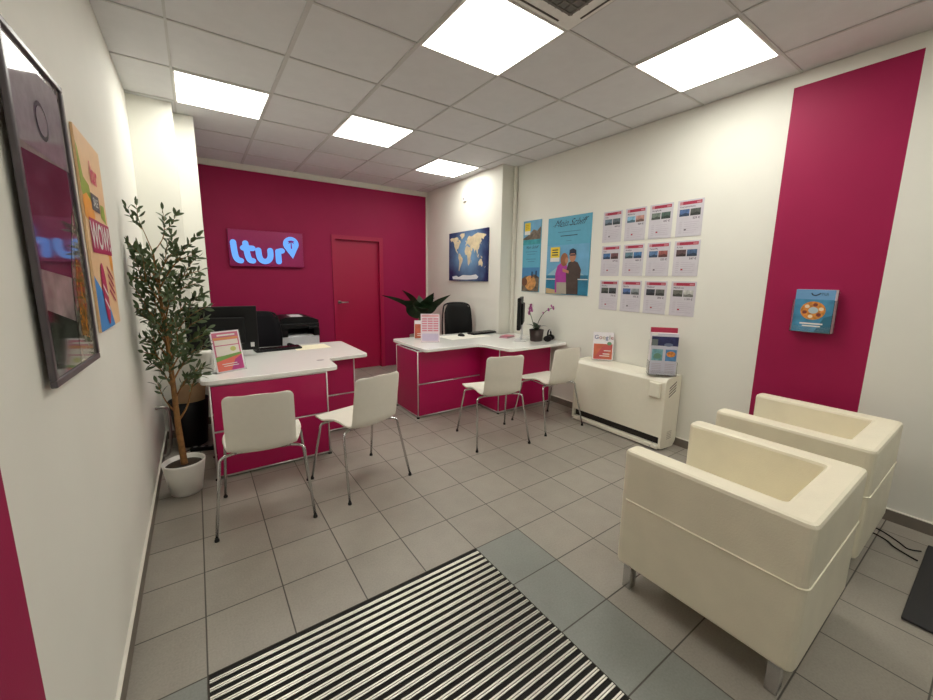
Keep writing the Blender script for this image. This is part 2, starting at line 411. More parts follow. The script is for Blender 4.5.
lands = [
 [(-168,66),(-156,71),(-128,70),(-95,72),(-82,68),(-80,60),(-93,58),(-82,53),(-78,62),(-64,59),(-56,52),(-66,46),(-70,42),(-76,35),(-81,31),(-80,25),(-84,30),(-97,27),(-97,20),(-88,21),(-88,16),(-83,10),(-78,8),(-92,14),(-105,20),(-113,30),(-124,40),(-124,48),(-133,56),(-150,60),(-164,55),(-160,60)],
 [(-78,8),(-71,12),(-60,9),(-50,0),(-35,-7),(-40,-20),(-48,-27),(-58,-38),(-66,-45),(-70,-54),(-75,-50),(-72,-35),(-70,-18),(-80,-5)],
 [(-55,82),(-20,82),(-20,72),(-40,64),(-48,61),(-55,70),(-68,77)],
 [(-17,15),(-16,22),(-8,33),(10,37),(20,32),(33,31),(42,13),(51,12),(40,-4),(40,-16),(33,-27),(20,-35),(15,-27),(12,-10),(9,3),(-8,5)],
 [(-9,37),(-9,43),(-1,44),(-4,48),(4,52),(9,55),(6,59),(12,65),(25,71),(42,67),(60,69),(75,73),(105,77),(140,73),(178,68),(178,64),(160,60),(156,52),(140,58),(136,54),(140,48),(130,42),(127,36),(121,40),(122,30),(115,22),(108,20),(108,11),(103,2),(98,10),(90,22),(80,15),(77,8),(72,20),(66,25),(57,27),(58,20),(45,13),(35,30),(36,36),(27,37),(22,38),(19,42),(13,45),(17,40),(8,44),(0,40),(-5,36)],
 [(114,-22),(122,-17),(130,-12),(137,-13),(142,-11),(146,-19),(153,-26),(150,-37),(143,-39),(133,-32),(117,-35)],
 [(96,5),(106,-6),(118,-8),(104,1)], [(109,1),(117,6),(117,-3),(110,-3)], [(131,-1),(147,-6),(150,-10),(138,-8)],
 [(-10,52),(-5,58),(1,52),(-5,50)], [(44,-25),(48,-14),(50,-16),(47,-25)], [(131,32),(141,38),(143,44),(138,36)], [(166,-46),(176,-40),(174,-36),(170,-43)]]
for l in lands: F.poly([mp(*p) for p in l], m_land, 1)
F.poly([(-.38,.02),(-.4,.06),(-.28,.075),(-.22,.055),(-.1,.085),(.1,.08),(.24,.095),(.3,.06),(.26,.03),(0,.02)], m_ice, 1)
F.build('continents', t)
# small wall sensor over the map
t = thing('wall_sensor', 'small white sensor high on the pier above the world map', 'sensor', (3.573 + .0279 * .845, 4.75, 2.55), RW - .0279)
MB().box(-.035, .035, -.03, 0, 0, .09, .006).build('housing', m_white, t)
MB().box(-.015, .015, -.034, -.029, .02, .05, .002).build('lens', m_grey, t)['label'] = 'grey lens'

# two blue cruise posters
m_ptur = ink('turquoise', (92, 168, 196)); m_psky = ink('sky_blue', (108, 168, 204), var=.12, scale=6); m_psea = ink('sea', (40, 118, 150), var=.2, scale=9)
m_pdark = ink('dark_navy', (30, 40, 60)); m_pyel = ink('yellow', (232, 206, 60)); m_pwht = ink('white', (226, 226, 222)); m_pmag = ink('magenta_shirt', (168, 60, 150), var=.1)
m_pskin = ink('skin', (184, 128, 98)); m_pbrown = ink('brown_shirt', (74, 62, 56), var=.15); m_phair = ink('hair', (150, 96, 62)); m_pgreyt = ink('grey_trousers', (170, 164, 150)); m_prock = ink('rock', (108, 96, 84), var=.5, scale=25)
m_pteal = ink('teal', (60, 150, 160), var=.2); m_pfood = ink('food', (196, 140, 84), var=.4, scale=24); m_pfine = ink('fine_print', (60, 110, 140))
t = thing('poster', 'wide blue cruise poster with a couple by the sea', 'poster', (W - .001, 3.005, 1.30), RW, 'cruise posters')
w, h = .615, .87; sheet('board', w, h, .008, m_ptur, t)
F = Flat(-.008); F.rect(-w/2+.004, w/2-.004, .18, .56, m_psky); F.rect(-w/2+.004, w/2-.004, .004, .22, m_psea, 2); F.rect(-w/2+.004, w/2-.004, .17, .18, m_pwht, 3)
F.poly([(-.29,.22),(-.16,.30),(0,.41),(.05,.40),(.12,.30),(.25,.22)], ink('pale_cloud', (150, 190, 205)), 2)
F.poly([(-.30,.005),(-.30,.07),(-.12,.05),(-.06,.005)], ink('sand', (196, 170, 128)), 3)
F.build('sea_print', t)
F = Flat(-.011); # couple
F.poly([(-.155,.02),(-.16,.24),(-.13,.33),(-.08,.36),(.0,.35),(.02,.28),(.02,.14),(.02,.02)], m_pmag)
F.poly([(-.13,.01),(-.135,.14),(.02,.14),(.03,.01)], m_pgreyt, 2)
F.ell(-.035,.395,.055,.075, m_phair, 2); F.ell(-.0,.385,.022,.035, m_pskin, 3)
F.poly([(.02,.01),(.0,.26),(.03,.36),(.09,.385),(.16,.36),(.21,.28),(.20,.18),(.17,.19),(.18,.01)], m_pbrown, 4)
F.ell(.085,.43,.045,.065, m_pskin, 5); F.poly([(.035,.44),(.04,.50),(.085,.515),(.13,.495),(.135,.44),(.11,.46),(.06,.46)], m_pdark, 6)
F.rect(.05,.125,.435,.448, m_pdark, 7)
F.poly([(-.05,.30),(.04,.27),(.04,.24),(-.05,.26)], m_pskin, 5); F.build('couple_print', t)
F = Flat(-.008, .0012); F.text('Mein Schiff', .0, .765, .105, m_pdark, 1, 'CENTER', -.006, .7, .95)
F.rect(-.15,.17,.70,.706, m_pfine); F.rect(-.11,.13,.655,.663, m_pdark); F.rect(-.02,.05,.60,.604, m_pfine)
F.stroke([(-.23,.775),(-.18,.79),(-.1,.762),(.02,.775),(.12,.77),(.25,.83)], .004, m_pdark, 2); F.build('lettering', t)
F = Flat(-.014); F.rect(-.245,-.105,.40,.54, m_pyel, 1); F.rect(-.245,-.105,.375,.42, m_pwht, 2)
for k in range(3): F.rect(-.22,-.13,.445+k*.028,.458+k*.028, m_pdark, 2)
F.build('yellow_label', t)
t = thing('poster', 'narrow blue cruise poster left of the couple poster', 'poster', (W - .001, 3.58, 1.315), RW, 'cruise posters')
w, h = .31, .87; sheet('board', w, h, .008, m_ptur, t)
F = Flat(-.008); F.rect(-.152,.152,.60,.867, m_psky); F.poly([(-.152,.60),(-.152,.66),(-.05,.70),(.03,.76),(.09,.74),(.152,.79),(.152,.60)], m_prock, 2)
F.rect(-.152,.152,.58,.64, m_pteal, 3); F.build('coast_print', t)
F = Flat(-.008); F.rect(-.152,.152,.004,.30, ink('harbour_blue', (70,130,180)), 1); F.poly([(-.152,.004),(-.152,.16),(-.08,.2),(0,.17),(.06,.22),(.152,.18),(.152,.004)], m_prock, 2)
F.ell(.0,.11,.10,.09, m_pfood, 3); F.ell(-.1,.12,.05,.05, ink('dark_food', (110,70,50)), 4); F.rect(.02,.04,.17,.25, m_pdark, 4); F.rect(.09,.11,.17,.26, m_pdark, 4); F.build('table_print', t)
F = Flat(-.008, .0012); F.text('Mein Schiff', 0, .53, .05, m_pdark, 1, 'CENTER', -.004, .7, .95)
for z, a in ((.49,.1),(.46,.07),(.40,.09),(.37,.06)): F.rect(-a,a,z,z+.005, m_pfine)
F.build('lettering', t)
F = Flat(-.012); F.rect(-.125,-.025,.74,.845, m_pyel); F.rect(-.125,-.025,.70,.745, m_pwht, 2)
for k in range(3): F.rect(-.105,-.045,.77+k*.022,.778+k*.022, ink('ochre', (190,160,30)), 2)
F.build('yellow_label', t)

# twelve offer sheets in acrylic pockets, 3 rows of 4
m_sheet = ink('offer_sheet', (204, 200, 208)); m_hdr = ink('offer_header', (168, 40, 70)); m_hdr2 = ink('offer_header_pale', (196, 130, 140)); m_txt = ink('offer_text', (90, 84, 96)); m_ltx = ink('offer_faint', (188, 180, 192)); m_red = ink('offer_red', (170, 30, 60))
towns = [['Side', 'Mallorca', 'Hurghada', 'Fuerteventura'], ['Kos', 'Antalya', 'Teneriffa', 'Kreta'], ['Rhodos', 'Djerba', 'Thailand', 'Malediven']]
prices = [['499', '389', '447', '529'], ['479', '466', '555', '547'], ['376', '395', '894', '1199']]
pics = [((104,124,140),(84,96,104)),((130,178,206),(186,140,130)),((112,124,116),(70,92,84)),((76,104,150),(80,84,80)),((70,110,158),(110,74,78)),((96,126,140),(64,112,160)),((84,118,160),(150,84,80)),((92,70,72),(66,92,128)),((78,82,78),(60,66,70)),((84,110,160),(140,146,150)),((56,60,70),(92,94,92)),((104,104,96),(190,190,186))]
colY = [2.452, 2.203, 1.958, 1.708]; rowZ = [1.850, 1.515, 1.170]
ords = ['first', 'second', 'third', 'fourth']
for r_ in range(3):
    for c_ in range(4):
        k = r_ * 4 + c_
        t = thing('offer_sheet', 'white travel offer sheet in the %s row, %s from the blue poster' % (['top', 'middle', 'bottom'][r_], ords[c_]), 'flyer', (W, colY[c_] + (-.006 * r_), rowZ[r_]), RW, 'travel offer sheets on the right wall')
        sheet('acrylic_pocket', .212, .300, .004, m_sheet, t)
        F = Flat(-.004); F.rect(-.088, .092, .262, .288, m_hdr); F.rect(-.088, -.062, .262, .288, m_hdr2, 2); F.rect(.05, .085, .268, .280, m_hdr2, 2); F.build('header_band', t)
        a, bb = pics[k]
        for x0, cc in ((-.085, a), (.005, bb)):
            F = Flat(-.004); mm = ink('photo_%d_%d_%d' % cc, cc, var=.35, scale=40); F.rect(x0, x0 + .082, .168, .225, mm); F.poly([(x0, .168), (x0 + .082, .168), (x0 + .082, .186), (x0 + .05, .196), (x0 + .02, .184), (x0, .190)], ink('photo_low_%d_%d_%d' % cc, tuple(int(v_ * .6) for v_ in cc), var=.3, scale=50), 2); F.build('photo', t)
        F = Flat(-.004); F.text(towns[r_][c_], -.085, .238, .022, m_txt, 1, 'LEFT', .01); F.build('title_lettering', t)
        F = Flat(-.004); F.text(prices[r_][c_] + ' €', .086, .140, .024, m_txt, 1, 'RIGHT', .015); F.build('price_lettering', t)
        F = Flat(-.004)
        for j in range(6): F.rect(-.08, -.055, .03 + j * .017, .035 + j * .017, m_ltx); F.rect(-.04, .05 + .03 * ((j * 7 + k) % 3) / 2, .03 + j * .017, .034 + j * .017, m_ltx)
        F.rect(-.035, -.018, .05, .062, m_red if k % 3 else m_txt, 2); F.build('offer_lettering', t)

# brochure holder on the magenta stripe
t = thing('brochure_holder', 'clear wall brochure holder on the magenta stripe', 'brochure holder', (W, .80, 1.14), RW)
b = MB(); b.box(-.108,.108,-.085,-.001,0,.003); b.box(-.108,.108,-.004,-.001,.003,.285); b.box(-.108,-.105,-.085,-.004,.003,.22); b.box(.105,.108,-.085,-.004,.003,.22); b.box(-.105,.105,-.085,-.082,.003,.045)
b.build('acrylic_tray', m_acryl, t)
t = thing('brochure', 'stack of blue brochures with a ring-shaped cover picture in the wall holder', 'brochure', (W - .006, .80, 1.1435), RW)
MB().box(-.102,.102,-.06,0,0,.285).build('page_block', m_paper, t)
F = Flat(-.06); F.rect(-.102,.102,0,.285, ink('pool_blue', (66,140,180), var=.25, scale=14)); F.rect(-.102,.102,.22,.285, ink('brochure_sky', (110,160,205)), 2); F.poly([(.02,.0),(.102,.0),(.102,.12),(.06,.1)], ink('brochure_deep', (40,104,130)), 2); F.build('cover', t)
F = Flat(-.062); m_ring = ink('ring_orange', (214,140,60), var=.35, scale=60)
F.ell(.0,.145,.066,.062, m_ring); F.ell(.002,.147,.026,.022, ink('ring_hole', (180,200,205)), 2)
for a in range(6): F.ell(.0+.044*math.cos(a*1.05+.3), .145+.04*math.sin(a*1.05+.3), .013,.012, ink('ring_dark', (130,60,50)) if a%2 else ink('ring_light',(240,220,190)), 2, 10)
F.build('ring_print', t)
F = Flat(-.062); F.stroke([(-.02,.262),(-.012,.25),(.002,.246),(.016,.252),(.028,.262)], .007, m_pdark); F.text('TUI', .03,.248,.024, m_pdark,1)
F.rect(-.06,.06,.052,.062, m_pwht); F.rect(-.045,.05,.036,.045, m_pwht); F.build('lettering', t)

# framed dark poster and WOW poster on the left wall
t = thing('framed_poster', 'dark grey framed glossy poster on the left wall', 'picture', (.008, 1.58, 1.185), LW - math.radians(2.0))
w, h = .44, .855; fw = .018
b = MB()
for x0, x1, z0, z1 in ((-w/2, w/2, 0, fw), (-w/2, w/2, h-fw, h), (-w/2, -w/2+fw, fw, h-fw), (w/2-fw, w/2, fw, h-fw)): b.box(x0, x1, -.026, -.012, z0, z1, .003)
b.build('frame', mat('poster_frame', (92, 86, 90), .35, .3), t)
mp_ = mat('dark_poster_print', (150, 142, 140), .18, var=.45, scale=9, coat=.15)
MB().box(-w/2+.01, w/2-.01, -.018, -.012, .01, h-.01).build('print', mp_, t)
F = Flat(-.0185); ins = .04; F.rect(-w/2+fw+.02, w/2-fw-.02, .60, h-fw-.02, mat('poster_mauve', (150,140,150), .05, var=.1, coat=.15)); F.poly([(-w/2+fw,.30),(w/2-fw,.26),(w/2-fw,.60),(-w/2+fw,.58)], mat('poster_plum', (86,60,76), .05, var=.4, scale=14, coat=.15), 1)
F.poly([(.02,fw),(w/2-fw,fw),(w/2-fw,.52),(.15,.46),(.07,.3)], mat('poster_rock', (120,116,104), .06, var=.5, scale=35, coat=.15), 2)
F.poly([(.08,.10),(.15,.08),(.18,.28),(.13,.36),(.09,.25)], mat('poster_amber', (150,104,48), .06, var=.5, scale=40, coat=.15), 3)
F.poly([(-w/2+fw,fw),(.02,fw),(.06,.14),(-w/2+fw,.2)], mat('poster_olive', (62,66,58), .06, var=.5, scale=30, coat=.15), 2)
F.ell(.0,.69,.05,.05, mat('poster_mark', (70,64,80), .1, coat=.15), 2); F.ell(.0,.69,.038,.038, mat('poster_mauve', (150,140,150)), 3)
F.build('picture_print', t)
t = thing('poster', 'peach sale poster with a magenta WOW band on the left wall', 'poster', (.002, 2.312, 1.24), LW)
t.scale = (.89, 1, .972)
w, h = .53, .80; m_peach = ink('peach', (236,196,150)); sheet('board', w, h, .008, m_peach, t)
F = Flat(-.008); F.poly([(-.26,.0),(.1,.0),(.0,.11),(-.26,.23)], ink('pool', (64,140,210))); F.build('pool_print', t); F = Flat(-.008); F.poly([(-.265,.56),(-.265,.74),(-.24,.72),(-.2,.62),(-.1,.60),(-.06,.5),(-.2,.5)], ink('leaf_green', (150,170,50)),1)
F.poly([(-.265,.46),(-.265,.54),(-.18,.56),(-.1,.54),(-.05,.48),(-.1,.44)], ink('orange', (240,160,50)),2); F.build('fruit_print', t); F = Flat(-.008); F.ell(.17,.38,.06,.06, ink('orange',(240,160,50)),1); F.ell(.22,.3,.04,.05, ink('orange',(240,160,50)),1)
F.build('leaf_print', t); F = Flat(-.008); F.poly([(.1,.49),(.12,.55),(.2,.55),(.22,.47)], ink('leaf_green',(150,170,50)),2)
F.build('holiday_print', t)
F = Flat(-.0095); F.rect(-.21,.265,.325,.465, ink('wow_magenta', (176,24,84))); F.text('WOW!', .02,.347,.15, m_pwht, 2, 'CENTER', .02, 0, .95); F.build('wow_band', t)
F = Flat(-.0098); F.text('ltur', .03,.625,.12, ink('wow_pink',(214,70,100)),1,'CENTER',.03,0,.9); F.rect(-.10,.08,.505,.575, ink('label_dark',(80,76,80)),1); F.text('SALE',-.01,.525,.05,m_pwht,2,'CENTER',.01)
F.build('lettering', t)
F = Flat(-.0098)
for k in range(4): F.stroke([(.06,.27-k*.035),(.2,.21-k*.035)], .013, ink('wow_magenta',(176,24,84)),1)
F.build('price_print', t)
F = Flat(-.0098); F.ell(-.06,.15,.06,.135, ink('wow_magenta',(176,24,84)),1,24,.1)
for k in range(2): F.stroke([(-.1,.19-k*.06),(-.01,.14-k*.06)], .014, m_pwht,2)
F.build('surfboard_print', t)

# ------------------------------------------------------------------ desks
def desk(name, label, blocks, poly, T, zb=.018):
    t = thing(name, label, 'desk', (0, 0, 0))
    MB().prism(poly, T - .032, T, .005).build('worktop', m_top, t)['label'] = 'white glossy worktop'
    r = .006; zt = T - .0385; zm = zb + (zt - zb) * .5
    fr = MB()
    for (x0, x1, y0, y1) in blocks:
        for z in (zb, zm, zt):
            fr.tube([(x0, y0, z), (x1, y0, z)], r, 8); fr.tube([(x0, y1, z), (x1, y1, z)], r, 8)
            if z == zm: continue
            fr.tube([(x0, y0, z), (x0, y1, z)], r, 8); fr.tube([(x1, y0, z), (x1, y1, z)], r, 8)
        for x in (x0, x1):
            for y in (y0, y1):
                fr.tube([(x, y, zb), (x, y, zt)], r, 8); fr.tube([(x, y, zt), (x, y, T - .033)], .006, 8)
    fr.build('tube_frame', m_dtube, t)['label'] = 'chrome tube frame'
    for (x0, x1, y0, y1) in blocks:
        for za, zc in ((zb, zm), (zm, zt)):
            e = .009
            for a in (y0, y1): MB().box(x0 + e, x1 - e, a - .006, a + .006, za + e, zc - e, .003).build('panel', m_panel, t)
        for a in (x0, x1): MB().box(a - .006, a + .006, y0 + e, y1 - e, zb + e, zt - e, .003).build('panel', m_panel, t)
        for x in (x0, x1):
            for y in (y0, y1): MB().lathe([(.016, 0), (.016, .008), (.009, .010), (.009, zb - r)], x, y, 14).build('foot', m_black, t)
    return t
TL = .743
polyL = rounded([(.30, 3.145), (1.245, 3.145), (1.262, 3.50), (1.645, 3.535), (1.65, 4.40), (.30, 4.40)], [.07, .06, .035, .05, .05, .02])
dl = desk('reception_desk', 'left magenta desk with white worktop beside the olive tree', [(.350, 1.148, 3.155, 3.585), (.80, 1.525, 3.605, 4.35)], polyL, TL)
MB().lathe([(.032, 0), (.032, .0015), (.022, .0015), (.022, .0008)], 1.18, 3.46, 20, 1, .8).build('cable_grommet', m_grey, dl, (0, 0, TL))['label'] = 'small dark oval cable opening'
TR = .757
sc = [(2.80, 3.36), (2.86, 3.34), (2.905, 3.27), (2.915, 3.15), (2.925, 3.0)]
polyR = [(2.175, 3.355), (2.79, 3.355)]
polyR = rounded([(2.175, 3.36), (2.865, 3.36), (2.935, 2.935), (3.795, 2.935), (3.795, 3.855), (3.55, 3.855), (3.55, 4.17), (2.175, 4.17)], [.06, .10, .07, .02, 0, 0, .02, .05])
dr = desk('reception_desk', 'right magenta desk with white worktop in front of the world map', [(2.150, 3.17, 3.475, 3.985), (2.955, 3.745, 3.13, 3.492)], polyR, TR)

# ------------------------------------------------------------------ visitor chairs
def make_chair(label, loc, rz):
    t = thing('visitor_chair', label, 'chair', loc, rz, 'white visitor chairs at the desks')
    # profile of the one-piece shell, y forward, from front lip over the seat up the back
    prof = smooth_path([Vector(p) for p in [(0, .255, .452), (0, .225, .468), (0, .10, .466), (0, -.06, .456), (0, -.150, .452), (0, -.205, .492), (0, -.228, .60), (0, -.248, .72), (0, -.2575, .79), (0, -.262, .825)]], 7)
    n = len(prof); t_ = bmesh.new(); K = 13; rows = []
    ls = [0]
    for a, b_ in zip(prof, prof[1:]): ls.append(ls[-1] + (b_ - a).length)
    Lt = ls[-1]
    for i, p in enumerate(prof):
        u = ls[i] / Lt; s0, s1 = ls[i], Lt - ls[i]
        if u < .40: wd = .212 + .012 * math.sin(PI * u / .4)
        elif u < .56: wd = .212 - .030 * (.5 - .5 * math.cos(PI * (u - .40) / .16))
        else: wd = .182 - .004 * (u - .56) / .44
        rr = .034
        for s_ in (s0, s1):
            if s_ < rr: wd -= rr - math.sqrt(max(0, rr * rr - (rr - s_) ** 2))
        row = []
        for k in range(K):
            a = -1 + 2 * k / (K - 1); x = wd * a
            up = .5 - .5 * math.cos(PI * min(1, max(0, (u - .13) / .25))); bk = min(1, max(0, (u - .36) / .2)); fade = 1 - min(1, max(0, (u - .44) / .14))
            pt = Vector((x, p.y + (.026 * bk + .014 * fade * up) * a * a, p.z + .045 * abs(a) ** 2.6 * up * fade))
            row.append(t_.verts.new(pt))
        rows.append(row)
    for a, b_ in zip(rows, rows[1:]):
        for k in range(K - 1): t_.faces.new([a[k], a[k + 1], b_[k + 1], b_[k]]).smooth = True
    bmesh.ops.recalc_face_normals(t_, faces=t_.faces)
    bmesh.ops.solidify(t_, geom=list(t_.faces), thickness=.011)
    for f_ in t_.faces: f_.smooth = True
    sh = MB(); sh.bm.free(); sh.bm = t_; o = sh.build('shell', m_shell, t, smooth=True); o['label'] = 'white one-piece seat and back shell'
    md = o.modifiers.new('edge', 'BEVEL'); md.width = .004; md.segments = 2; md.limit_method = 'ANGLE'; md.angle_limit = 1.0
    fr = MB(); r = .0085
    for y in (.15, -.10): fr.tube([(-.15, y, .440), (.15, y, .440)], r, 8)
    for x in (-.12, .12): fr.tube([(x, -.10, .4405), (x, .15, .4405)], .007, 8)
    fr.build('under_frame', m_chrome, t)['label'] = 'chrome frame under the seat'
    for sx in (-1, 1):
        for yt, yb in ((.15, .245), (-.14, -.245)):
            ya = .15 if yt > 0 else -.10
            P = smooth_path([(sx * .15, ya, .440), (sx * .195, ya + (yt - ya) * .6, .440), (sx * .221, yt + (yb - yt) * .06, .428), (sx * .2255, yt + (yb - yt) * .12, .39)], 4) + [Vector((sx * .258, yb, .012))]
            lg = MB().tube(P, r, 10).build('leg', m_chrome, t)
            MB().lathe([(.0125, 0), (.0125, .010), (.0092, .016), (.009, .022)], sx * .258, yb, 14).build('foot_cap', m_rubber, lg)
    return t
chair = make_chair('white chair leftmost of the four, with its back to the camera beside the olive tree', (.602, 2.59, 0), math.radians(-8))
for loc, rz, lb in (((1.232, 2.628, 0), 14.5, 'white chair turned at the corner of the left desk, second from the left'),
                    ((2.505, 2.672, 0), -13, 'white chair at the middle of the right desk, third from the left'),
                    ((3.215, 2.65, 0), -1.5, 'white chair at the right desk beside the white heater')):
    copy_thing(chair, loc, math.radians(rz), lb)

# ------------------------------------------------------------------ armchairs
def make_armchair(label, loc):
    t = thing('armchair', label, 'armchair', loc, 0, 'cream club armchairs')
    w, d, zt, z0 = .355, .345, .70, .130      # half width, half depth; faces +y
    at, bt = .105, .113
    u = rounded([(-w, -d), (w, -d), (w, d), (w - at, d), (w - at, -d + bt), (-w + at, -d + bt), (-w + at, d), (-w, d)], [.035, .035, .03, .03, .02, .02, .03, .03], 4)
    def U(z0_, z1_): return MB().prism(u, z0_, z1_, .016)
    U(z0, zt).build('arms_and_back', m_leather, t)
    b = MB()
    ring = [(w, d - .03)] + [p for p in rounded([(w, d), (w, -d), (-w, -d), (-w, d)], [0, .036, .036, 0], 8)[1:-1]] + [(-w, d - .03)]
    b.tube([(x, y, .462) for x, y in ring], .0042, 8); b.build('seam_piping', m_seam, t)
    MB().box(-w + at + .002, w - at - .002, -d + bt + .002, d - .012, z0 + .01, .30, .01).build('seat_base', m_leather, t)
    MB().box(-w + at + .003, w - at - .003, -d + bt + .003, d - .004, .302, .43, .03, 4).build('seat_cushion', m_leather, t, smooth=True)
    for sx in (-1, 1):
        for sy in (-1, 1):
            MB().box(sx * (w - .045) - .025, sx * (w - .045) + .025, sy * (d - .055) - .02, sy * (d - .055) + .02, 0, z0 + .004, .003).build('leg', m_chrome, t)['label'] = 'square chrome leg'
    return t
ac = make_armchair('cream leather armchair in the foreground, nearer to the entrance mat', (2.262, .614, 0))
copy_thing(ac, (3.230, .630, 0), 0, 'cream leather armchair behind the nearer one, against the magenta stripe')

# ------------------------------------------------------------------ storage heater with its displays
t = thing('heater', 'long white storage heater along the right wall', 'heater', (3.665, 2.11, 0), 0)
hx0, hx1, hy0, hy1, ht = -.122, .128, -.485, .485, .655
b = MB(); b.prism(rounded([(hx0, .118), (hx1, .118), (hx1, ht), (hx0 + .025, ht - .012), (hx0, ht - .04)], [.004, 0, .01, .02, .02], 3), hy0 + .022, hy1 - .022, plane='xz')
b.build('casing', m_heater, t)
for ya, yb in ((hy0, hy0 + .022), (hy1 - .022, hy1)):
    b = MB(); b.prism(rounded([(hx0 - .004, .02), (hx1 - .05, .004), (hx1, .05), (hx1, ht + .003), (hx0 + .02, ht - .008), (hx0 - .004, ht - .038)], [.015, .03, .05, .012, .02, .02], 4), ya, yb, plane='xz'); b.build('end_panel', m_heater, t)
MB().box(hx0 + .03, hx1 - .02, hy0 + .022, hy1 - .022, .05, .118).build('outlet_slot', m_slot, t)['label'] = 'dark air outlet along the bottom'
MB().box(hx0 - .016, hx1 - .03, hy0 + .022, hy1 - .022, .014, .048, .003).build('base_rail', m_heater, t)
b = MB()
for k in range(4):
    a = -.045 + .018 * k
    b.prism([(a - .03, .50 + .016 * k), (a + .015, .53 + .016 * k), (a + .018, .526 + .016 * k), (a - .027, .496 + .016 * k)] if False else [(-.06, .475 + .026 * k), (.05, .52 + .026 * k), (.05, .531 + .026 * k), (-.06, .486 + .026 * k)], hy0 - .0008, hy0 + .002, plane='xz')
for i in range(5):
    for j in range(5): b.box(-.03 + i * .016, -.022 + i * .016, hy0 - .0008, hy0 + .002, .09 + j * .016, .096 + j * .016)
b.build('vent_slits', mat('vent_slit', (120, 112, 100), .7), t)
MB().box(hx0 - .026, hx0, -.445, -.345, .475, .605, .008).build('thermostat_box', m_heater, t)['label'] = 'small raised control box'
for y in (-.40, .46):
    MB().tube(smooth_path([(hx0 - .03, y, .008), (hx0 - .005, y, .03), (hx0 + .04, y, .05)], 3), .008, 8).build('foot', m_steel, t)

def stand_sign(name, label, cat, loc, rz, w, h, tilt=8, m=m_paper, group=None):
    t = thing(name, label, cat, loc, rz, group, 0)
    th = math.radians(tilt); e = bpy.data.objects.new
    b = MB(); b.box(-w / 2 - .003, w / 2 + .003, -.002, .055, 0, .003); b.box(-w / 2 - .001, w / 2 + .001, -.0025, -.0005, .003, h)
    # lean the face back about its bottom edge
    for v_ in b.bm.verts:
        if v_.co.z > .0035: v_.co = Vector((v_.co.x, v_.co.y + math.tan(th) * v_.co.z, v_.co.z))
    b.build('acrylic_stand', m_acryl, t)
    return t, math.tan(th)
def lean(o, k):
    for v_ in o.data.vertices: v_.co.y += k * v_.co.z
    return o
t, k = stand_sign('counter_display', 'small white and orange sign with coloured lettering standing on the white heater', 'sign', (3.695, 2.378, .6625), math.radians(-50), .20, .283)
lean(MB().box(-.1, .1, -.0045, -.0028, .003, .283).build('card', m_paper, t), k)
F = Flat(-.0045); m_gor = ink('google_orange', (200, 104, 78), var=.2, scale=10); F.rect(-.09, .09, .01, .165, m_gor); F.poly([(-.09,.01),(-.03,.01),(.09,.12),(.09,.165),(.0,.145)], ink('google_pinkish', (190,84,84)), 2)
F.rect(.0,.065,.06,.069, m_pwht,3); F.rect(-.03,.065,.04,.048, m_pwht,3); F.rect(.01,.075,.093,.101,m_pwht,3); F.ell(.06,.17,.022,.018, ink('map_green',(96,140,104)),3); lean(F.build('colour_print', t), k)
F = Flat(-.0048); x = -.088
for ch, cc, dx in (('G', (66, 90, 140), .045), ('o', (160, 80, 72), .033), ('o', (170, 146, 80), .033), ('g', (66, 90, 140), .032), ('l', (84, 124, 92), .015), ('e', (160, 80, 72), .03)):
    F.text(ch, x, .213, .058, ink('letter_%d' % cc[0] + ch, cc), 1, 'LEFT', .004); x += dx
lean(F.build('lettering', t), k)
t = thing('brochure_stand', 'clear stand with a tall stack of leaflets on the near end of the heater', 'brochure holder', (3.625, 1.725, .6625), math.radians(-50))
b = MB(); b.box(-.112,.112,-.05,.055,0,.004); b.box(-.112,.112,.05,.055,.004,.30); b.box(-.112,-.109,-.05,.05,.004,.12); b.box(.109,.112,-.05,.05,.004,.12); b.box(-.109,.109,-.05,-.047,.004,.04)
b.build('acrylic_tray', m_acryl, t)
t = thing('leaflet_stack', 'stack of leaflets with a magenta top strip in the stand on the heater', 'leaflet', (3.625, 1.725, .667), math.radians(-50))
MB().box(-.105,.105,-.04,.045,.0,.362).build('sheets', m_paper, t)
MB().box(-.105,.105,.020,.046,.363,.405).build('back_card', m_hdr, t)['label'] = 'magenta card at the back'
F = Flat(-.04); F.rect(-.105,.105,.0,.362, ink('leaflet_pale',(206,206,220))); F.rect(-.105,.105,.255,.335, ink('leaflet_navy',(44,48,92),var=.3,scale=30),2); F.rect(-.105,-.055,.255,.31, ink('leaflet_grey',(110,120,120)),3); F.ell(.03,.265,.035,.015, ink('leaflet_glow',(110,120,150)),3)
F.rect(-.105,-.06,.345,.362,m_pwht,3); F.build('cover', t)
F = Flat(-.0425); F.rect(-.095,-.01,.125,.225, ink('leaflet_teal',(120,170,180),var=.3,scale=30)); F.rect(.012,.098,.125,.225, ink('leaflet_blue',(90,140,190),var=.2,scale=30)); F.ell(.055,.185,.035,.025, ink('leaflet_orange',(220,140,70),var=.3,scale=50),2); F.ell(-.05,.165,.03,.025, ink('leaflet_green',(110,150,130)),2); F.build('photo_print', t)
F = Flat(-.0425)
for j in range(6): F.rect(-.09,-.015,.02+j*.015,.025+j*.015,m_ltx); F.rect(.015,.09,.02+j*.015,.025+j*.015,m_ltx)
F.build('leaflet_lettering', t)

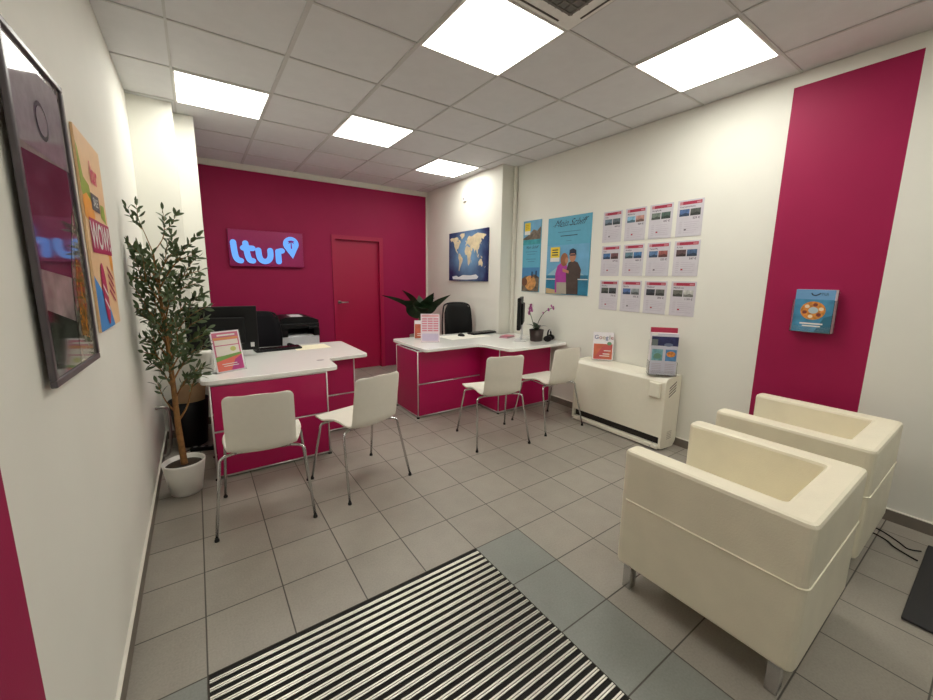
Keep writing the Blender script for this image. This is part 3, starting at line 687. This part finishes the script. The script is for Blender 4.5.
# ------------------------------------------------------------------ things on the left desk
t, k = stand_sign('counter_display', 'tilted offer display with a pink and green print on the left desk', 'sign', (.505, 3.39, TL), math.radians(24), .225, .311, 12)
lean(MB().box(-.105, .105, -.0045, -.0028, .003, .308).build('card', m_paper, t), k)
F = Flat(-.0045); F.rect(-.095,.095,.012,.298, ink('display_pink',(206,110,140))); F.rect(-.09,.09,.245,.262, ink('display_orange',(224,150,96)),2); F.rect(-.085,.085,.205,.242, ink('display_cream',(232,224,214)),2); F.rect(-.085,.085,.125,.198, ink('display_cream',(232,224,214)),2); F.ell(.04,.17,.022,.018, ink('display_yellow',(200,200,120)),3)
F.poly([(-.095,.085),(.095,.125),(.095,.14),(-.095,.12)], ink('display_green',(120,160,84)),4); F.poly([(-.095,.012),(.095,.012),(.095,.125),(-.095,.085)], ink('display_coral',(226,112,96)),3); F.poly([(0,.012),(.095,.012),(.095,.12),(.04,.09)], ink('display_violet',(186,60,130)),4)
F.rect(-.06,.07,.272,.284,m_pwht,3); F.rect(-.06,.05,.06,.065,m_pwht,5); F.rect(-.05,.06,.045,.05,m_pwht,5); lean(F.build('print', t), k)
t = thing('canister', 'small white rounded canister at the left end of the left desk', 'canister', (.345, 3.52, TL))
MB().lathe([(0.0, 0), (.060, 0), (.062, .006), (.062, .13), (.056, .150), (.04, .158), (0, .160)], 0, 0, 32).build('body', m_white, t)
t = thing('monitor', 'black computer monitor seen from behind on the left desk', 'monitor', (.50, 4.02, TL), math.radians(-6))
b = MB(); b.box(-.27, .27, -.02, .02, .055, .455, .008); b.box(-.17, .17, -.045, -.018, .12, .36, .012); b.build('housing', m_black, t)
MB().box(-.262, .262, .0185, .021, .07, .447).build('screen', m_blackg, t)
MB().box(-.035, .035, -.03, -.01, .008, .2, .006).build('neck', m_black, t); MB().prism(rounded([(-.12, -.09), (.12, -.09), (.12, .09), (-.12, .09)], .03), .0004, .01, .002).build('base', m_black, t)
MB().box(.205, .235, -.0235, -.0195, .085, .125).build('sticker', m_lgrey, t)['label'] = 'small white sticker'
t = thing('keyboard', 'black keyboard on the left desk beside the monitor', 'keyboard', (.955, 4.17, TL), math.radians(4))
MB().box(-.21, .21, -.07, .07, .004, .022, .004).build('body', m_black, t)
b = MB()
for i in range(15):
    for j in range(5): b.box(-.2 + i * .0268, -.178 + i * .0268, -.062 + j * .025, -.042 + j * .025, .022, .027)
b.build('keys', m_blackg, t)
MB().box(-.2, .2, -.065, -.05, 0.0003, .004).build('foot_strip', m_rubber, t)
tag(MB().prism([(-.17, -.13), (.17, -.12), (.16, .14), (-.17, .13)], 0, .0015).build('paper_sheet', m_cream, None, (1.27, 4.16, TL + .0005)), 'cream paper sheet on the left desk right of the keyboard', 'paper')

# things on the right desk
t, k = stand_sign('counter_display', 'white price table display in front on the right desk', 'sign', (2.435, 3.72, TR), math.radians(-30), .205, .315, 6)
lean(MB().box(-.105, .105, -.0045, -.0028, .003, .318).build('card', mat('print_pale_lilac', (226, 212, 220), .5), t), k)
F = Flat(-.0045); m_pr = ink('table_pink', (214, 130, 150)); F.rect(-.095,.095,.285,.308, ink('table_head',(220,160,165)))
for j in range(6):
    for i in range(3): F.rect(-.09 + i * .063, -.036 + i * .063, .125 + j * .026, .14 + j * .026, m_pr, 1)
F.rect(-.09,.09,.02,.1, ink('table_lilac',(204,190,214)),1); lean(F.build('price_print', t), k)
t, k = stand_sign('counter_display', 'small orange display half hidden behind the price table on the right desk', 'sign', (2.46, 3.99, TR), math.radians(-32), .15, .215, 6)
lean(MB().box(-.075, .075, -.0045, -.0028, .003, .218).build('card', m_paper, t), k)
F = Flat(-.0045); F.rect(-.07,.07,.01,.175, m_gor); F.rect(-.04,.05,.06,.067,m_pwht,2); F.rect(-.04,.03,.04,.047,m_pwht,2); lean(F.build('print', t), k)
tag(MB().prism(rounded([(-.30, -.16), (.30, -.16), (.30, .16), (-.30, .16)], .01), 0, .0015).build('desk_pad', mat('pale_pad', (236, 234, 224), .6), None, (3.03, 3.90, TR + .0005), (0, 0, math.radians(2))), 'pale desk pad on the right desk', 'desk pad')
t = thing('keyboard', 'black keyboard on the right desk', 'keyboard', (3.36, 3.985, TR + .0022), math.radians(6))
MB().box(-.2, .2, -.065, .065, .004, .022, .004).build('body', m_black, t)
b = MB()
for i in range(15):
    for j in range(5): b.box(-.192 + i * .0256, -.17 + i * .0256, -.058 + j * .023, -.04 + j * .023, .022, .028)
b.build('keys', m_blackg, t)
MB().box(-.19, .19, .04, .06, 0, .004).build('foot_strip', m_rubber, t)
t = thing('computer_mouse', 'black computer mouse left of the right desk keyboard', 'mouse', (3.0, 3.935, TR + .0022), .3)
b = MB(); b.lathe([(.0, 0), (.028, 0), (.031, .01), (.026, .024), (.012, .034), (0, .036)], 0, 0, 20, 1, 1.7); b.build('body', m_black, t)
MB().box(-.003, .003, .015, .03, .0335, .0375, .001).build('scroll_wheel', m_grey, t)
t = thing('monitor', 'black computer monitor seen edge-on beside the orchid on the right desk', 'monitor', (3.418, 3.328, TR), math.radians(223))
b = MB(); b.box(-.23, .23, -.018, .018, .145, .505, .006); b.box(-.15, .15, .016, .042, .2, .44, .01); b.build('housing', m_black, t)
MB().box(-.222, .222, -.0205, -.0175, .155, .497).build('screen', m_blackg, t)
MB().box(-.03, .03, .01, .035, .008, .26, .005).build('neck', m_lgrey, t); MB().prism(rounded([(-.11, -.06), (.11, -.06), (.11, .09), (-.11, .09)], .03), 0, .01, .002).build('base', m_lgrey, t)
# orchid
t = thing('orchid', 'pink orchid in a dark square pot on the right desk', 'plant', (3.565, 3.200, TR))
t.scale = (1.15, 1.15, 1.0)
MB().lathe([(0, 0), (.058, 0), (.062, .01), (.074, .135), (.070, .135), (.062, .11), (0, .11)], 0, 0, 28).build('pot', m_darkpot, t)
MB().lathe([(0, .118), (.06, .116), (.064, .112)], 0, 0, 20).build('bark_substrate', m_soil, t)
b = MB(); b.tube(smooth_path([(0, 0, .11), (.01, -.01, .22), (.03, -.06, .33), (.03, -.14, .385), (.02, -.2, .40)], 5), .0035, 6); b.tube(smooth_path([(-.02, .0, .11), (-.03, .04, .25), (-.04, .08, .37), (-.045, .05, .41)], 5), .0035, 6)
b.build('flower_stems', mat('green_stem', (70, 88, 50), .6), t)
def leaf_strip(b, base, tip, width, sag, n=6, fold=.25, mi=0, roll=0.0):
    base, tip = Vector(base), Vector(tip); d = tip - base; side = d.cross(Vector((0, 0, 1)))
    side = side.normalized() if side.length > 1e-5 else Vector((1, 0, 0)); up = side.cross(d).normalized()
    side, up = side * math.cos(roll) + up * math.sin(roll), up * math.cos(roll) - side * math.sin(roll)
    rows = []
    for i in range(n + 1):
        u = i / n; p = base + d * u + up * (sag * math.sin(PI * u)) ; wv = width * (math.sin(PI * (.06 + .94 * u) ** .8) if u < 1 else 0) * .5
        if u == 1: wv = 0.0005
        rows.append((b.bm.verts.new(p - side * wv + up * wv * fold), b.bm.verts.new(p), b.bm.verts.new(p + side * wv + up * wv * fold)))
    for a, c_ in zip(rows, rows[1:]):
        for k_ in (0, 1):
            f_ = b.bm.faces.new([a[k_], a[k_ + 1], c_[k_ + 1], c_[k_]]); f_.smooth = True; f_.material_index = mi
b = MB()
for a, l, z in ((.3, .15, .14), (2.2, .16, .16), (3.6, .14, .13), (5.2, .15, .15), (1.2, .12, .18)): leaf_strip(b, (0, 0, .115), (l * .8 * math.cos(a), l * .8 * math.sin(a), z + .03), .05, .03)
b.build('leaves', m_bigleaf, t)
b = MB()
for px, py, pz, s_ in ((.03, -.12, .375, .022), (.02, -.19, .40, .024), (.025, -.16, .42, .018), (-.04, .07, .36, .03), (-.045, .05, .405, .032), (-.03, .09, .32, .026), (-.05, .03, .36, .026), (.03, -.05, .33, .016)):
    for q_ in range(5):
        a = 2 * PI * q_ / 5; dirv = Vector((-.75, -.3, 0)).normalized(); sx_ = Vector((.3, -.75, 0)).normalized()
        tipv = Vector((px, py, pz)) + (sx_ * math.cos(a) + Vector((0, 0, 1)) * math.sin(a)) * s_ + dirv * s_ * .3
        leaf_strip(b, (px, py, pz), tipv, s_ * .9, .003, 4)
b.build('flowers', mat('orchid_petal', (176, 70, 150), .5, var=.2), t)['label'] = 'pink blossoms'
t = thing('headset', 'black round headset lying beside the orchid pot', 'headset', (3.695, 3.12, TR), .5)
t.scale = (1.3, 1.3, .95)
b = MB()
P = [Vector((.055 * math.cos(a), 0, .075 + .062 * math.sin(a))) for a in [(-40 + 260 * k_ / 20) * PI / 180 for k_ in range(21)]]
b.tube(P, .008, 8); b.build('headband', m_black, t)
for sx in (-1, 1):
    MB().tube([(sx * .035, -.0, .036), (sx * .062, 0, .036)], .036, 20).build('ear_cup', m_black, t)
b = MB(); b.tube([Vector((p.x, -.009, p.z)) for p in P[6:15]], .004, 6); b.build('trim_band', m_lgrey, t)
t = thing('leaflet_stack', 'small pile of pink leaflets on the right desk before the monitor', 'leaflet', (3.46, 3.60, TR), .4)
for j in range(3): MB().box(-.1 + .01 * j, .1 - .006 * j, -.06, .06, .006 * j, .006 * j + .005).build('leaflet', [ink('leaflet_pink', (196, 120, 150)), ink('leaflet_white', (226, 214, 218)), ink('leaflet_rose', (176, 90, 110))][j], t)

# ------------------------------------------------------------------ office chairs and printer
def office_chair(label, loc, rz, hb):
    t = thing('office_chair', label, 'office chair', loc, rz, 'black mesh office chairs')
    b = MB(); t_ = bmesh.new(); rows = []
    for i in range(11):
        u = i / 10; z = .52 + (hb - .52) * u; wv = .235 + .02 * math.sin(PI * u) - (.06 * max(0, u - .85) / .15) ** 1; y0 = -.22 - .05 * u + .03 * math.sin(PI * u)
        rows.append([t_.verts.new((wv * (-1 + k_ / 4), y0 + .05 * (-1 + k_ / 4) ** 2, z)) for k_ in range(9)])
    for a, c_ in zip(rows, rows[1:]):
        for k_ in range(8): t_.faces.new([a[k_], a[k_ + 1], c_[k_ + 1], c_[k_]]).smooth = True
    bmesh.ops.recalc_face_normals(t_, faces=t_.faces); bmesh.ops.solidify(t_, geom=list(t_.faces), thickness=.02)
    b.merge(t_); b.build('backrest', m_mesh, t, smooth=True)
    b = MB(); edge = [(-.25, -.19, .52), (-.275, -.205, .75), (-.25, -.225, hb - .08), (-.19, -.25, hb - .005), (0, -.28, hb + .01), (.19, -.25, hb - .005), (.25, -.225, hb - .08), (.275, -.205, .75), (.25, -.19, .52)]
    b.tube(smooth_path(edge, 5), .012, 8); b.build('back_frame', m_black, t)
    MB().box(-.25, .25, -.22, .26, .43, .51, .03, 3).build('seat', m_mesh, t, smooth=True)
    for sx in (-1, 1): MB().tube(smooth_path([(sx * .27, -.12, .45), (sx * .31, -.12, .55), (sx * .31, -.1, .66), (sx * .31, .12, .665)], 4), .014, 8).build('armrest', m_black, t)
    MB().tube([(0, -.2, .47), (0, -.3, .5), (0, -.285, .7)], .02, 8).build('back_bar', m_black, t)
    MB().lathe([(.03, .10), (.03, .3), (.022, .3), (.022, .435)], 0, 0, 16).build('gas_column', m_black, t)
    b = MB()
    for k_ in range(5):
        a = 2 * PI * k_ / 5 + .3; b.tube([(0, 0, .11), (.28 * math.cos(a), .28 * math.sin(a), .075)], [.025, .016], 8)
    b.build('star_base', m_black, t)
    for k_ in range(5):
        a = 2 * PI * k_ / 5 + .3; x, y = .28 * math.cos(a), .28 * math.sin(a)
        MB().tube([(x - .02 * math.sin(a), y + .02 * math.cos(a), .03), (x + .02 * math.sin(a), y - .02 * math.cos(a), .03)], .03, 14).build('caster', m_rubber, t)
    return t
oc = office_chair('black mesh office chair behind the left desk monitor', (.90, 4.82, 0), math.radians(190), 1.04)
oc2 = office_chair('black office chair behind the right desk below the world map', (3.285, 4.30, 0), math.radians(176), 1.12)
oc2.scale = (.86, .86, 1.0)
for ch in oc2.children:
    if ch.name.startswith('backrest'): ch.data.materials[0] = m_black
t = thing('printer', 'white copier with black scanner top against the magenta wall', 'printer', (1.405, 5.56, 0))
t.scale = (.84, .95, 1.0)
b = MB(); b.box(-.265, .265, -.28, .28, .03, .44, .008); b.build('paper_cabinet', m_lgrey, t)
for j in range(2): MB().box(-.25, .25, -.287, -.279, .06 + .19 * j, .23 + .19 * j, .003).build('drawer', m_lgrey, t)
MB().box(-.27, .27, -.28, .28, .441, .70, .008).build('body', mat('printer_white', (216, 218, 222), .4), t)
b = MB(); b.box(-.275, -.19, -.29, .285, .70, .80); b.box(.19, .275, -.29, .285, .70, .80); b.box(-.19, .19, .05, .285, .70, .80); b.box(-.275, .275, -.29, .285, .80, .865, .008); b.build('scanner', m_black, t)
MB().prism([(-.28, .86), (.28, .86), (.28, .90), (.12, .945), (-.2, .945), (-.28, .92)], -.24, .26, plane='xz').build('document_feeder', m_black, t)
MB().prism([(-.12, .9465), (.06, .9465), (.06, .952), (-.12, .952)], -.2, .1, plane='xz').build('paper_on_feeder', m_paper, t)
MB().box(-.18, .18, -.27, .04, .702, .712).build('output_tray', m_lgrey, t)
MB().box(.10, .24, -.36, -.285, .80, .83, .006).build('control_panel', m_black, t)
for sx in (-1, 1):
    for sy in (-1, 1): MB().lathe([(.02, 0), (.02, .03)], sx * .22, sy * .22, 12).build('foot', m_rubber, t)

# broad-leaved plant between the door and the right desk
t = thing('potted_plant', 'broad-leaved dark plant behind the right desk next to the door', 'plant', (3.13, 5.25, 0))
MB().lathe([(0, 0), (.13, 0), (.14, .01), (.17, .60), (.155, .60), (.15, .55), (0, .55)], 0, 0, 30).build('planter', mat('planter_grey', (150, 140, 128), .6), t)
MB().lathe([(0, .565), (.14, .563), (.152, .556)], 0, 0, 20).build('soil', m_soil, t)
b = MB(); lv = MB()
for a, l, z, wd_ in ((2.54, .60, 1.20, .09), (2.3, .30, 1.28, .16), (5.68, .46, 1.22, .13), (5.4, .22, 1.25, .17), (4.3, .26, 1.02, .18), (5.2, .32, 1.10, .18), (1.2, .2, 1.20, .15), (3.4, .28, 1.06, .18), (6.1, .30, 1.10, .17), (2.0, .22, 1.22, .15), (4.8, .2, 1.13, .18), (3.9, .24, 1.14, .18), (2.9, .3, 1.12, .17), (.2, .3, 1.16, .16)):
    c0 = Vector((.03 * math.cos(a), .03 * math.sin(a), .90 + .05 * math.sin(a * 3))); tp = Vector((l * math.cos(a), l * math.sin(a), z))
    b.tube(smooth_path([(0.01 * math.cos(a), .01 * math.sin(a), .555), (.02 * math.cos(a), .02 * math.sin(a), .75), tuple(c0)], 3), .009, 6)
    leaf_strip(lv, c0, tp, wd_ * 1.1, .05, 8, .15, 0, (.9 if math.cos(a + .6) > 0 else -.9) * (1 if abs(math.cos(a + .6)) > .25 else .2))
b.build('stems', mat('plant_stem', (74, 84, 48), .6), t); lv.build('leaves', m_bigleaf, t)

# ------------------------------------------------------------------ olive tree
t = thing('olive_tree', 'tall olive tree in a white pot by the left wall', 'plant', (.168, 3.10, 0))
b = MB(); b.lathe([(0, 0), (.085, 0), (.095, .008), (.128, .222), (.130, .236), (.124, .240), (.116, .232), (.112, .205), (0, .205)], 0, 0, 40, 1.0, 1.0); b.build('pot', m_pot, t).scale = (.95, .95, .95)
MB().lathe([(0, .203), (.08, .202), (.106, .197)], 0, 0, 24).build('soil', m_soil, t)
tr = MB(); trunk = smooth_path([(.002, 0, .198), (-.008, 0, .45), (-.012, 0, .86), (-.020, .0, 1.20), (-.028, -.01, 1.42), (-.034, -.02, 1.60)], 6)
tr.tube(trunk, [.021 - .016 * i / (len(trunk) - 1) for i in range(len(trunk))], 10)
lf = MB()
def on_trunk(z):
    for a, c_ in zip(trunk, trunk[1:]):
        if a.z <= z <= c_.z: return a + (c_ - a) * ((z - a.z) / (c_.z - a.z))
    return trunk[-1].copy()
rt = random.Random(21)
XMIN = -.168 + .012
def add_leaf(p, d, size):
    tip = p + d * size
    if tip.x < XMIN: tip.x = XMIN + rt.random() * .01
    if p.x < XMIN: return
    n = 4; width = size * .36
    side = d.cross(Vector((rt.uniform(-1, 1), rt.uniform(-1, 1), rt.uniform(-.3, 1)))); side = side.normalized() if side.length > 1e-4 else Vector((0, 1, 0))
    up = side.cross(d).normalized(); dd = tip - p
    prev = None
    for i, (u, wv) in enumerate(((0, .08), (.3, .85), (.6, 1.0), (.85, .55), (1, .05))):
        c_ = p + dd * u + up * (.08 * size * math.sin(PI * u)); hw_ = width * wv * .5
        l_, r_ = c_ - side * hw_, c_ + side * hw_
        l_.x = max(l_.x, XMIN - .004); r_.x = max(r_.x, XMIN - .004)
        row = (lf.bm.verts.new(l_), lf.bm.verts.new(r_))
        if prev: f_ = lf.bm.faces.new([prev[0], prev[1], row[1], row[0]]); f_.smooth = True
        prev = row
def twig(path, r0, start=.25, gap=.027, size=.056):
    P = smooth_path(path, 6)
    for p in P: p.x = max(p.x, XMIN)
    tr.tube(P, [r0 * (1 - .75 * i / (len(P) - 1)) for i in range(len(P))], 6)
    acc = 0; tot = sum((c_ - a).length for a, c_ in zip(P, P[1:])); run = 0; flip = 0
    for a, c_ in zip(P, P[1:]):
        seg = c_ - a; L_ = seg.length; dv = seg.normalized(); pos = 0
        while acc + (L_ - pos) >= gap:
            pos += gap - acc; acc = 0
            if (run + pos) / tot < start: continue
            p = a + dv * pos; perp = dv.cross(Vector((math.cos(flip), math.sin(flip), .3))).normalized(); flip += 1.57
            for sg_ in (-1, 1):
                d_ = (dv * .75 + perp * sg_ * .8 + Vector((rt.uniform(-.25, .25), rt.uniform(-.25, .25), rt.uniform(-.1, .25)))).normalized()
                add_leaf(p, d_, size * rt.uniform(.75, 1.2))
        acc += L_ - pos; run += L_
    add_leaf(P[-1], (P[-1] - P[-2]).normalized(), size)
def branch(z0, tip, r0=.006, subs=2, start=.22):
    p0 = on_trunk(z0); tip = Vector(tip); mid = p0.lerp(tip, .5) + Vector((0, 0, .05)) - (tip - p0).cross(Vector((0, 1, 0))) * .0
    twig([p0, mid, tip], r0, start)
    for _ in range(subs):
        u = rt.uniform(.25, .7); q0 = p0.lerp(mid, u * 2) if u < .5 else mid.lerp(tip, u * 2 - 1)
        dv = (tip - p0).normalized(); e = q0 + dv * rt.uniform(.07, .14) + Vector((rt.uniform(-.07, .07), rt.uniform(-.12, .12), rt.uniform(-.03, .11)))
        twig([q0, q0.lerp(e, .5) + Vector((0, 0, .015)), e], r0 * .5, .1)
# crown: two shoots above, dense below (local x, y, z)
top = trunk[-1]
twig([top, (-.06, .01, 1.70), (-.085, .0, 1.80), (-.085, -.01, 1.88)], .0035, .5, .022, .048); twig([(-.075, .0, 1.74), (-.11, .01, 1.79), (-.135, .0, 1.86)], .0022, .1, .02, .046)
twig([top, (.02, .0, 1.69), (.035, .02, 1.78), (.035, .02, 1.865)], .0035, .45, .022, .048); twig([(.028, .01, 1.74), (.065, .0, 1.77), (.10, .0, 1.835)], .0022, .15, .02, .046)
BR = [(1.42, (-.13, -.02, 1.62)), (1.36, (-.14, .08, 1.54)), (1.28, (-.14, -.10, 1.46)), (1.20, (-.13, .04, 1.38)), (1.10, (-.14, -.06, 1.27)), (1.0, (-.13, .1, 1.2)), (.92, (-.14, .0, 1.08)), (.82, (-.13, -.08, 1.0)), (.72, (-.12, .05, .90)),
      (1.44, (.12, .02, 1.64)), (1.38, (.17, -.06, 1.60)), (1.30, (.20, .06, 1.50)), (1.22, (.17, -.08, 1.42)), (1.10, (.20, .05, 1.34)), (1.02, (.22, -.05, 1.27)), (.95, (.19, .08, 1.18)), (.86, (.18, -.02, 1.08)), (.78, (.18, .05, 1.0)), (.66, (.16, -.04, .86)),
      (1.3, (.0, -.22, 1.50)), (1.15, (.06, -.26, 1.33)), (1.0, (-.04, -.26, 1.20)), (.9, (.08, -.25, 1.06)), (.78, (-.02, -.24, .95)), (1.2, (.03, .24, 1.38)), (1.0, (.05, .25, 1.18)), (.85, (-.03, .24, 1.02))]
for z0, tip in BR: branch(z0, tip, .006, 2)
# second stem leaving low on the right
p0 = on_trunk(.50); twig([p0, (.05, .0, .60), (.085, .0, .72), (.13, .02, .86)], .008, .5)
p0 = on_trunk(.56); twig([p0, (-.06, .0, .66), (-.09, .0, .78)], .006, .5)
tr.build('trunk', m_bark, t)['label'] = 'brown trunk with thin branches'
lf.flat = True; lf.build('foliage', m_leaf, t)['label'] = 'narrow dark green leaves'

# ------------------------------------------------------------------ floor items left rear
t = thing('waste_bin', 'black waste bin behind the olive tree under the desk end', 'bin', (.20, 4.02, 0))
b = MB(); b.lathe([(0, 0), (.105, 0), (.11, .006), (.145, .40), (.138, .40), (.105, .02), (0, .02)], 0, 0, 36); b.build('bucket', m_black, t)
b = MB(); b.tube([Vector((.143 * math.cos(a), .143 * math.sin(a), .40)) for a in [2 * PI * k_ / 32 for k_ in range(33)]], .006, 6, False); b.build('rim', m_black, t)
t = thing('cardboard_sheet', 'folded brown cardboard sticking out of the black waste bin', 'cardboard', (.20, 4.02, .03), math.radians(0))
MB().prism([(-.075, 0), (.075, 0), (.10, .37), (.145, .50), (-.04, .50), (-.10, .37)], -.004, .004, plane='xz').build('front_flap', m_card, t, (0, -.03, 0), (math.radians(-9), 0, 0))
MB().prism([(-.07, 0), (.07, 0), (.12, .37), (.13, .47), (-.06, .44), (-.10, .37)], -.004, .004, plane='xz').build('rear_flap', m_card, t, (0, .03, 0), (math.radians(-6), 0, 0))
tag(MB().tube(smooth_path([(.0, 4.10, .60), (.05, 4.09, .605), (.085, 4.08, .57), (.09, 4.075, .40), (.085, 4.07, .20), (.06, 4.07, .06), (.0, 4.07, .05)], 5), .011, 10).build('heating_pipe', m_steel), 'bent grey metal pipe on the left wall behind the tree', 'pipe') if False else None
t = thing('side_chair', 'grey tubular frame standing against the left wall behind the tree', 'frame', (.10, 4.05, 0)) if False else None
tag(MB().tube(smooth_path([(.004, 3.62, .47), (.04, 3.62, .475), (.075, 3.63, .45), (.08, 3.63, .38), (.075, 3.63, .2), (.05, 3.63, .09), (.016, 3.63, .085)], 5), .011, 10).build('heating_pipe', m_steel), 'bent grey metal pipe on the left wall behind the olive tree', 'pipe')
t = thing('power_strip', 'black power strip on the floor beside the left desk', 'power strip', (.27, 3.80, 0), math.radians(-20))
MB().box(-.09, .09, -.025, .025, 0, .035, .006).build('housing', m_black, t)
for k_ in range(3): MB().lathe([(.017, .0352), (.017, .0365), (.013, .0365), (.012, .0355)], -.055 + .055 * k_, 0, 14).build('socket', m_grey, t)
MB().tube(smooth_path([(-.09, 0, .015), (-.12, -.02, .008), (-.15, -.07, .006), (-.13, -.12, .006)], 5), .004, 6).build('cord', m_black, t)

# ------------------------------------------------------------------ entrance mat, floor plate, cable
t = thing('entrance_mat', 'ribbed entrance mat with black strips and aluminium rails', 'mat', (.866, .913, 0))
MB().box(-.612, .612, -.612, .612, .0005, .004).build('carpet_strips', m_carpet, t)
b = MB(); P_ = .0349; y = .612 - .0205
while y > -.60:
    b.box(-.611, .611, y - .0155, y - .0098, .004, .0068); b.box(-.611, .611, y - .0066, y - .0009, .004, .0068); y -= P_
b.build('rails', m_alu, t)['label'] = 'aluminium rails'
b = MB(); b.box(-.616, .616, .612, .616, 0, .006); b.box(-.616, .616, -.616, -.612, 0, .006); b.box(-.616, -.612, -.612, .612, 0, .006); b.box(.612, .616, -.612, .612, 0, .006)
b.build('edge_frame', mat('mat_edge', (60, 56, 50), .5, .5), t)
t = thing('base_plate', 'flat black display base plate on the floor at the right edge', 'base plate', (3.21, -.12, 0))
MB().prism(rounded([(-.42, -.23), (.42, -.23), (.42, .23), (-.42, .23)], .008), .004, .014, .002).build('plate', mat('black_plate', (34, 34, 38), .55), t)
for sx in (-1, 1):
    for sy in (-1, 1): MB().lathe([(.015, 0), (.015, .004)], sx * .38, sy * .19, 12).build('pad', m_rubber, t)
tag(MB().tube(smooth_path([(3.54, .36, .005), (3.53, .30, .005), (3.50, .25, .005), (3.46, .22, .005), (3.42, .16, .005), (3.40, .125, .006)], 6), .004, 8).build('cable', m_black), 'thin black cable on the floor between armchair and black plate', 'cable')
tag(MB().tube(smooth_path([(3.62, .34, .005), (3.60, .28, .005), (3.54, .21, .005), (3.50, .17, .005), (3.53, .125, .006)], 6), .0035, 8).build('cable', m_black), 'second thin black cable on the floor nearer the right wall', 'cable')
# conduit in the corner beside the right pier
tag(MB().box(3.745, 3.795, 3.868, 3.892, .08, H - .006, .004).build('conduit', m_trim), 'white vertical cable duct in the corner beside the right pier', 'cable duct')

# ------------------------------------------------------------------ light, camera
w = bpy.data.worlds.new('World'); S.world = w; w.use_nodes = True
bg = w.node_tree.nodes['Background']; sky = w.node_tree.nodes.new('ShaderNodeTexSky'); sky.sky_type = 'NISHITA'; sky.sun_disc = False; sky.sun_elevation = math.radians(25); sky.sun_rotation = math.radians(90)
w.node_tree.links.new(sky.outputs[0], bg.inputs['Color']); bg.inputs['Strength'].default_value = .02
cam = bpy.data.cameras.new('camera'); co = bpy.data.objects.new('camera', cam); COL.objects.link(co)
yaw, pit, rol = .6094, -.1646, .0136
fw = Vector((math.sin(yaw) * math.cos(pit), math.cos(yaw) * math.cos(pit), math.sin(pit))); r0 = Vector((math.cos(yaw), -math.sin(yaw), 0)); u0 = r0.cross(fw)
rt_ = r0 * math.cos(rol) + u0 * math.sin(rol); up_ = u0 * math.cos(rol) - r0 * math.sin(rol)
M = Matrix.Identity(4)
for i in range(3): M[i][0] = rt_[i]; M[i][1] = up_[i]; M[i][2] = -fw[i]
M.translation = (.3336, 0, 1.4743); co.matrix_world = M
cam.sensor_fit = 'HORIZONTAL'; cam.sensor_width = 36; cam.lens = 385.2 / 933 * 36; cam.shift_y = -8 / 933; cam.clip_start = .02
S.camera = co
S.view_settings.view_transform = 'Standard'; S.view_settings.look = 'None'; S.view_settings.gamma = 1.0; S.view_settings.use_curve_mapping = False
S.view_settings.exposure = 0.0
S.cycles.max_bounces = 10; S.cycles.diffuse_bounces = 6; S.cycles.transparent_max_bounces = 8
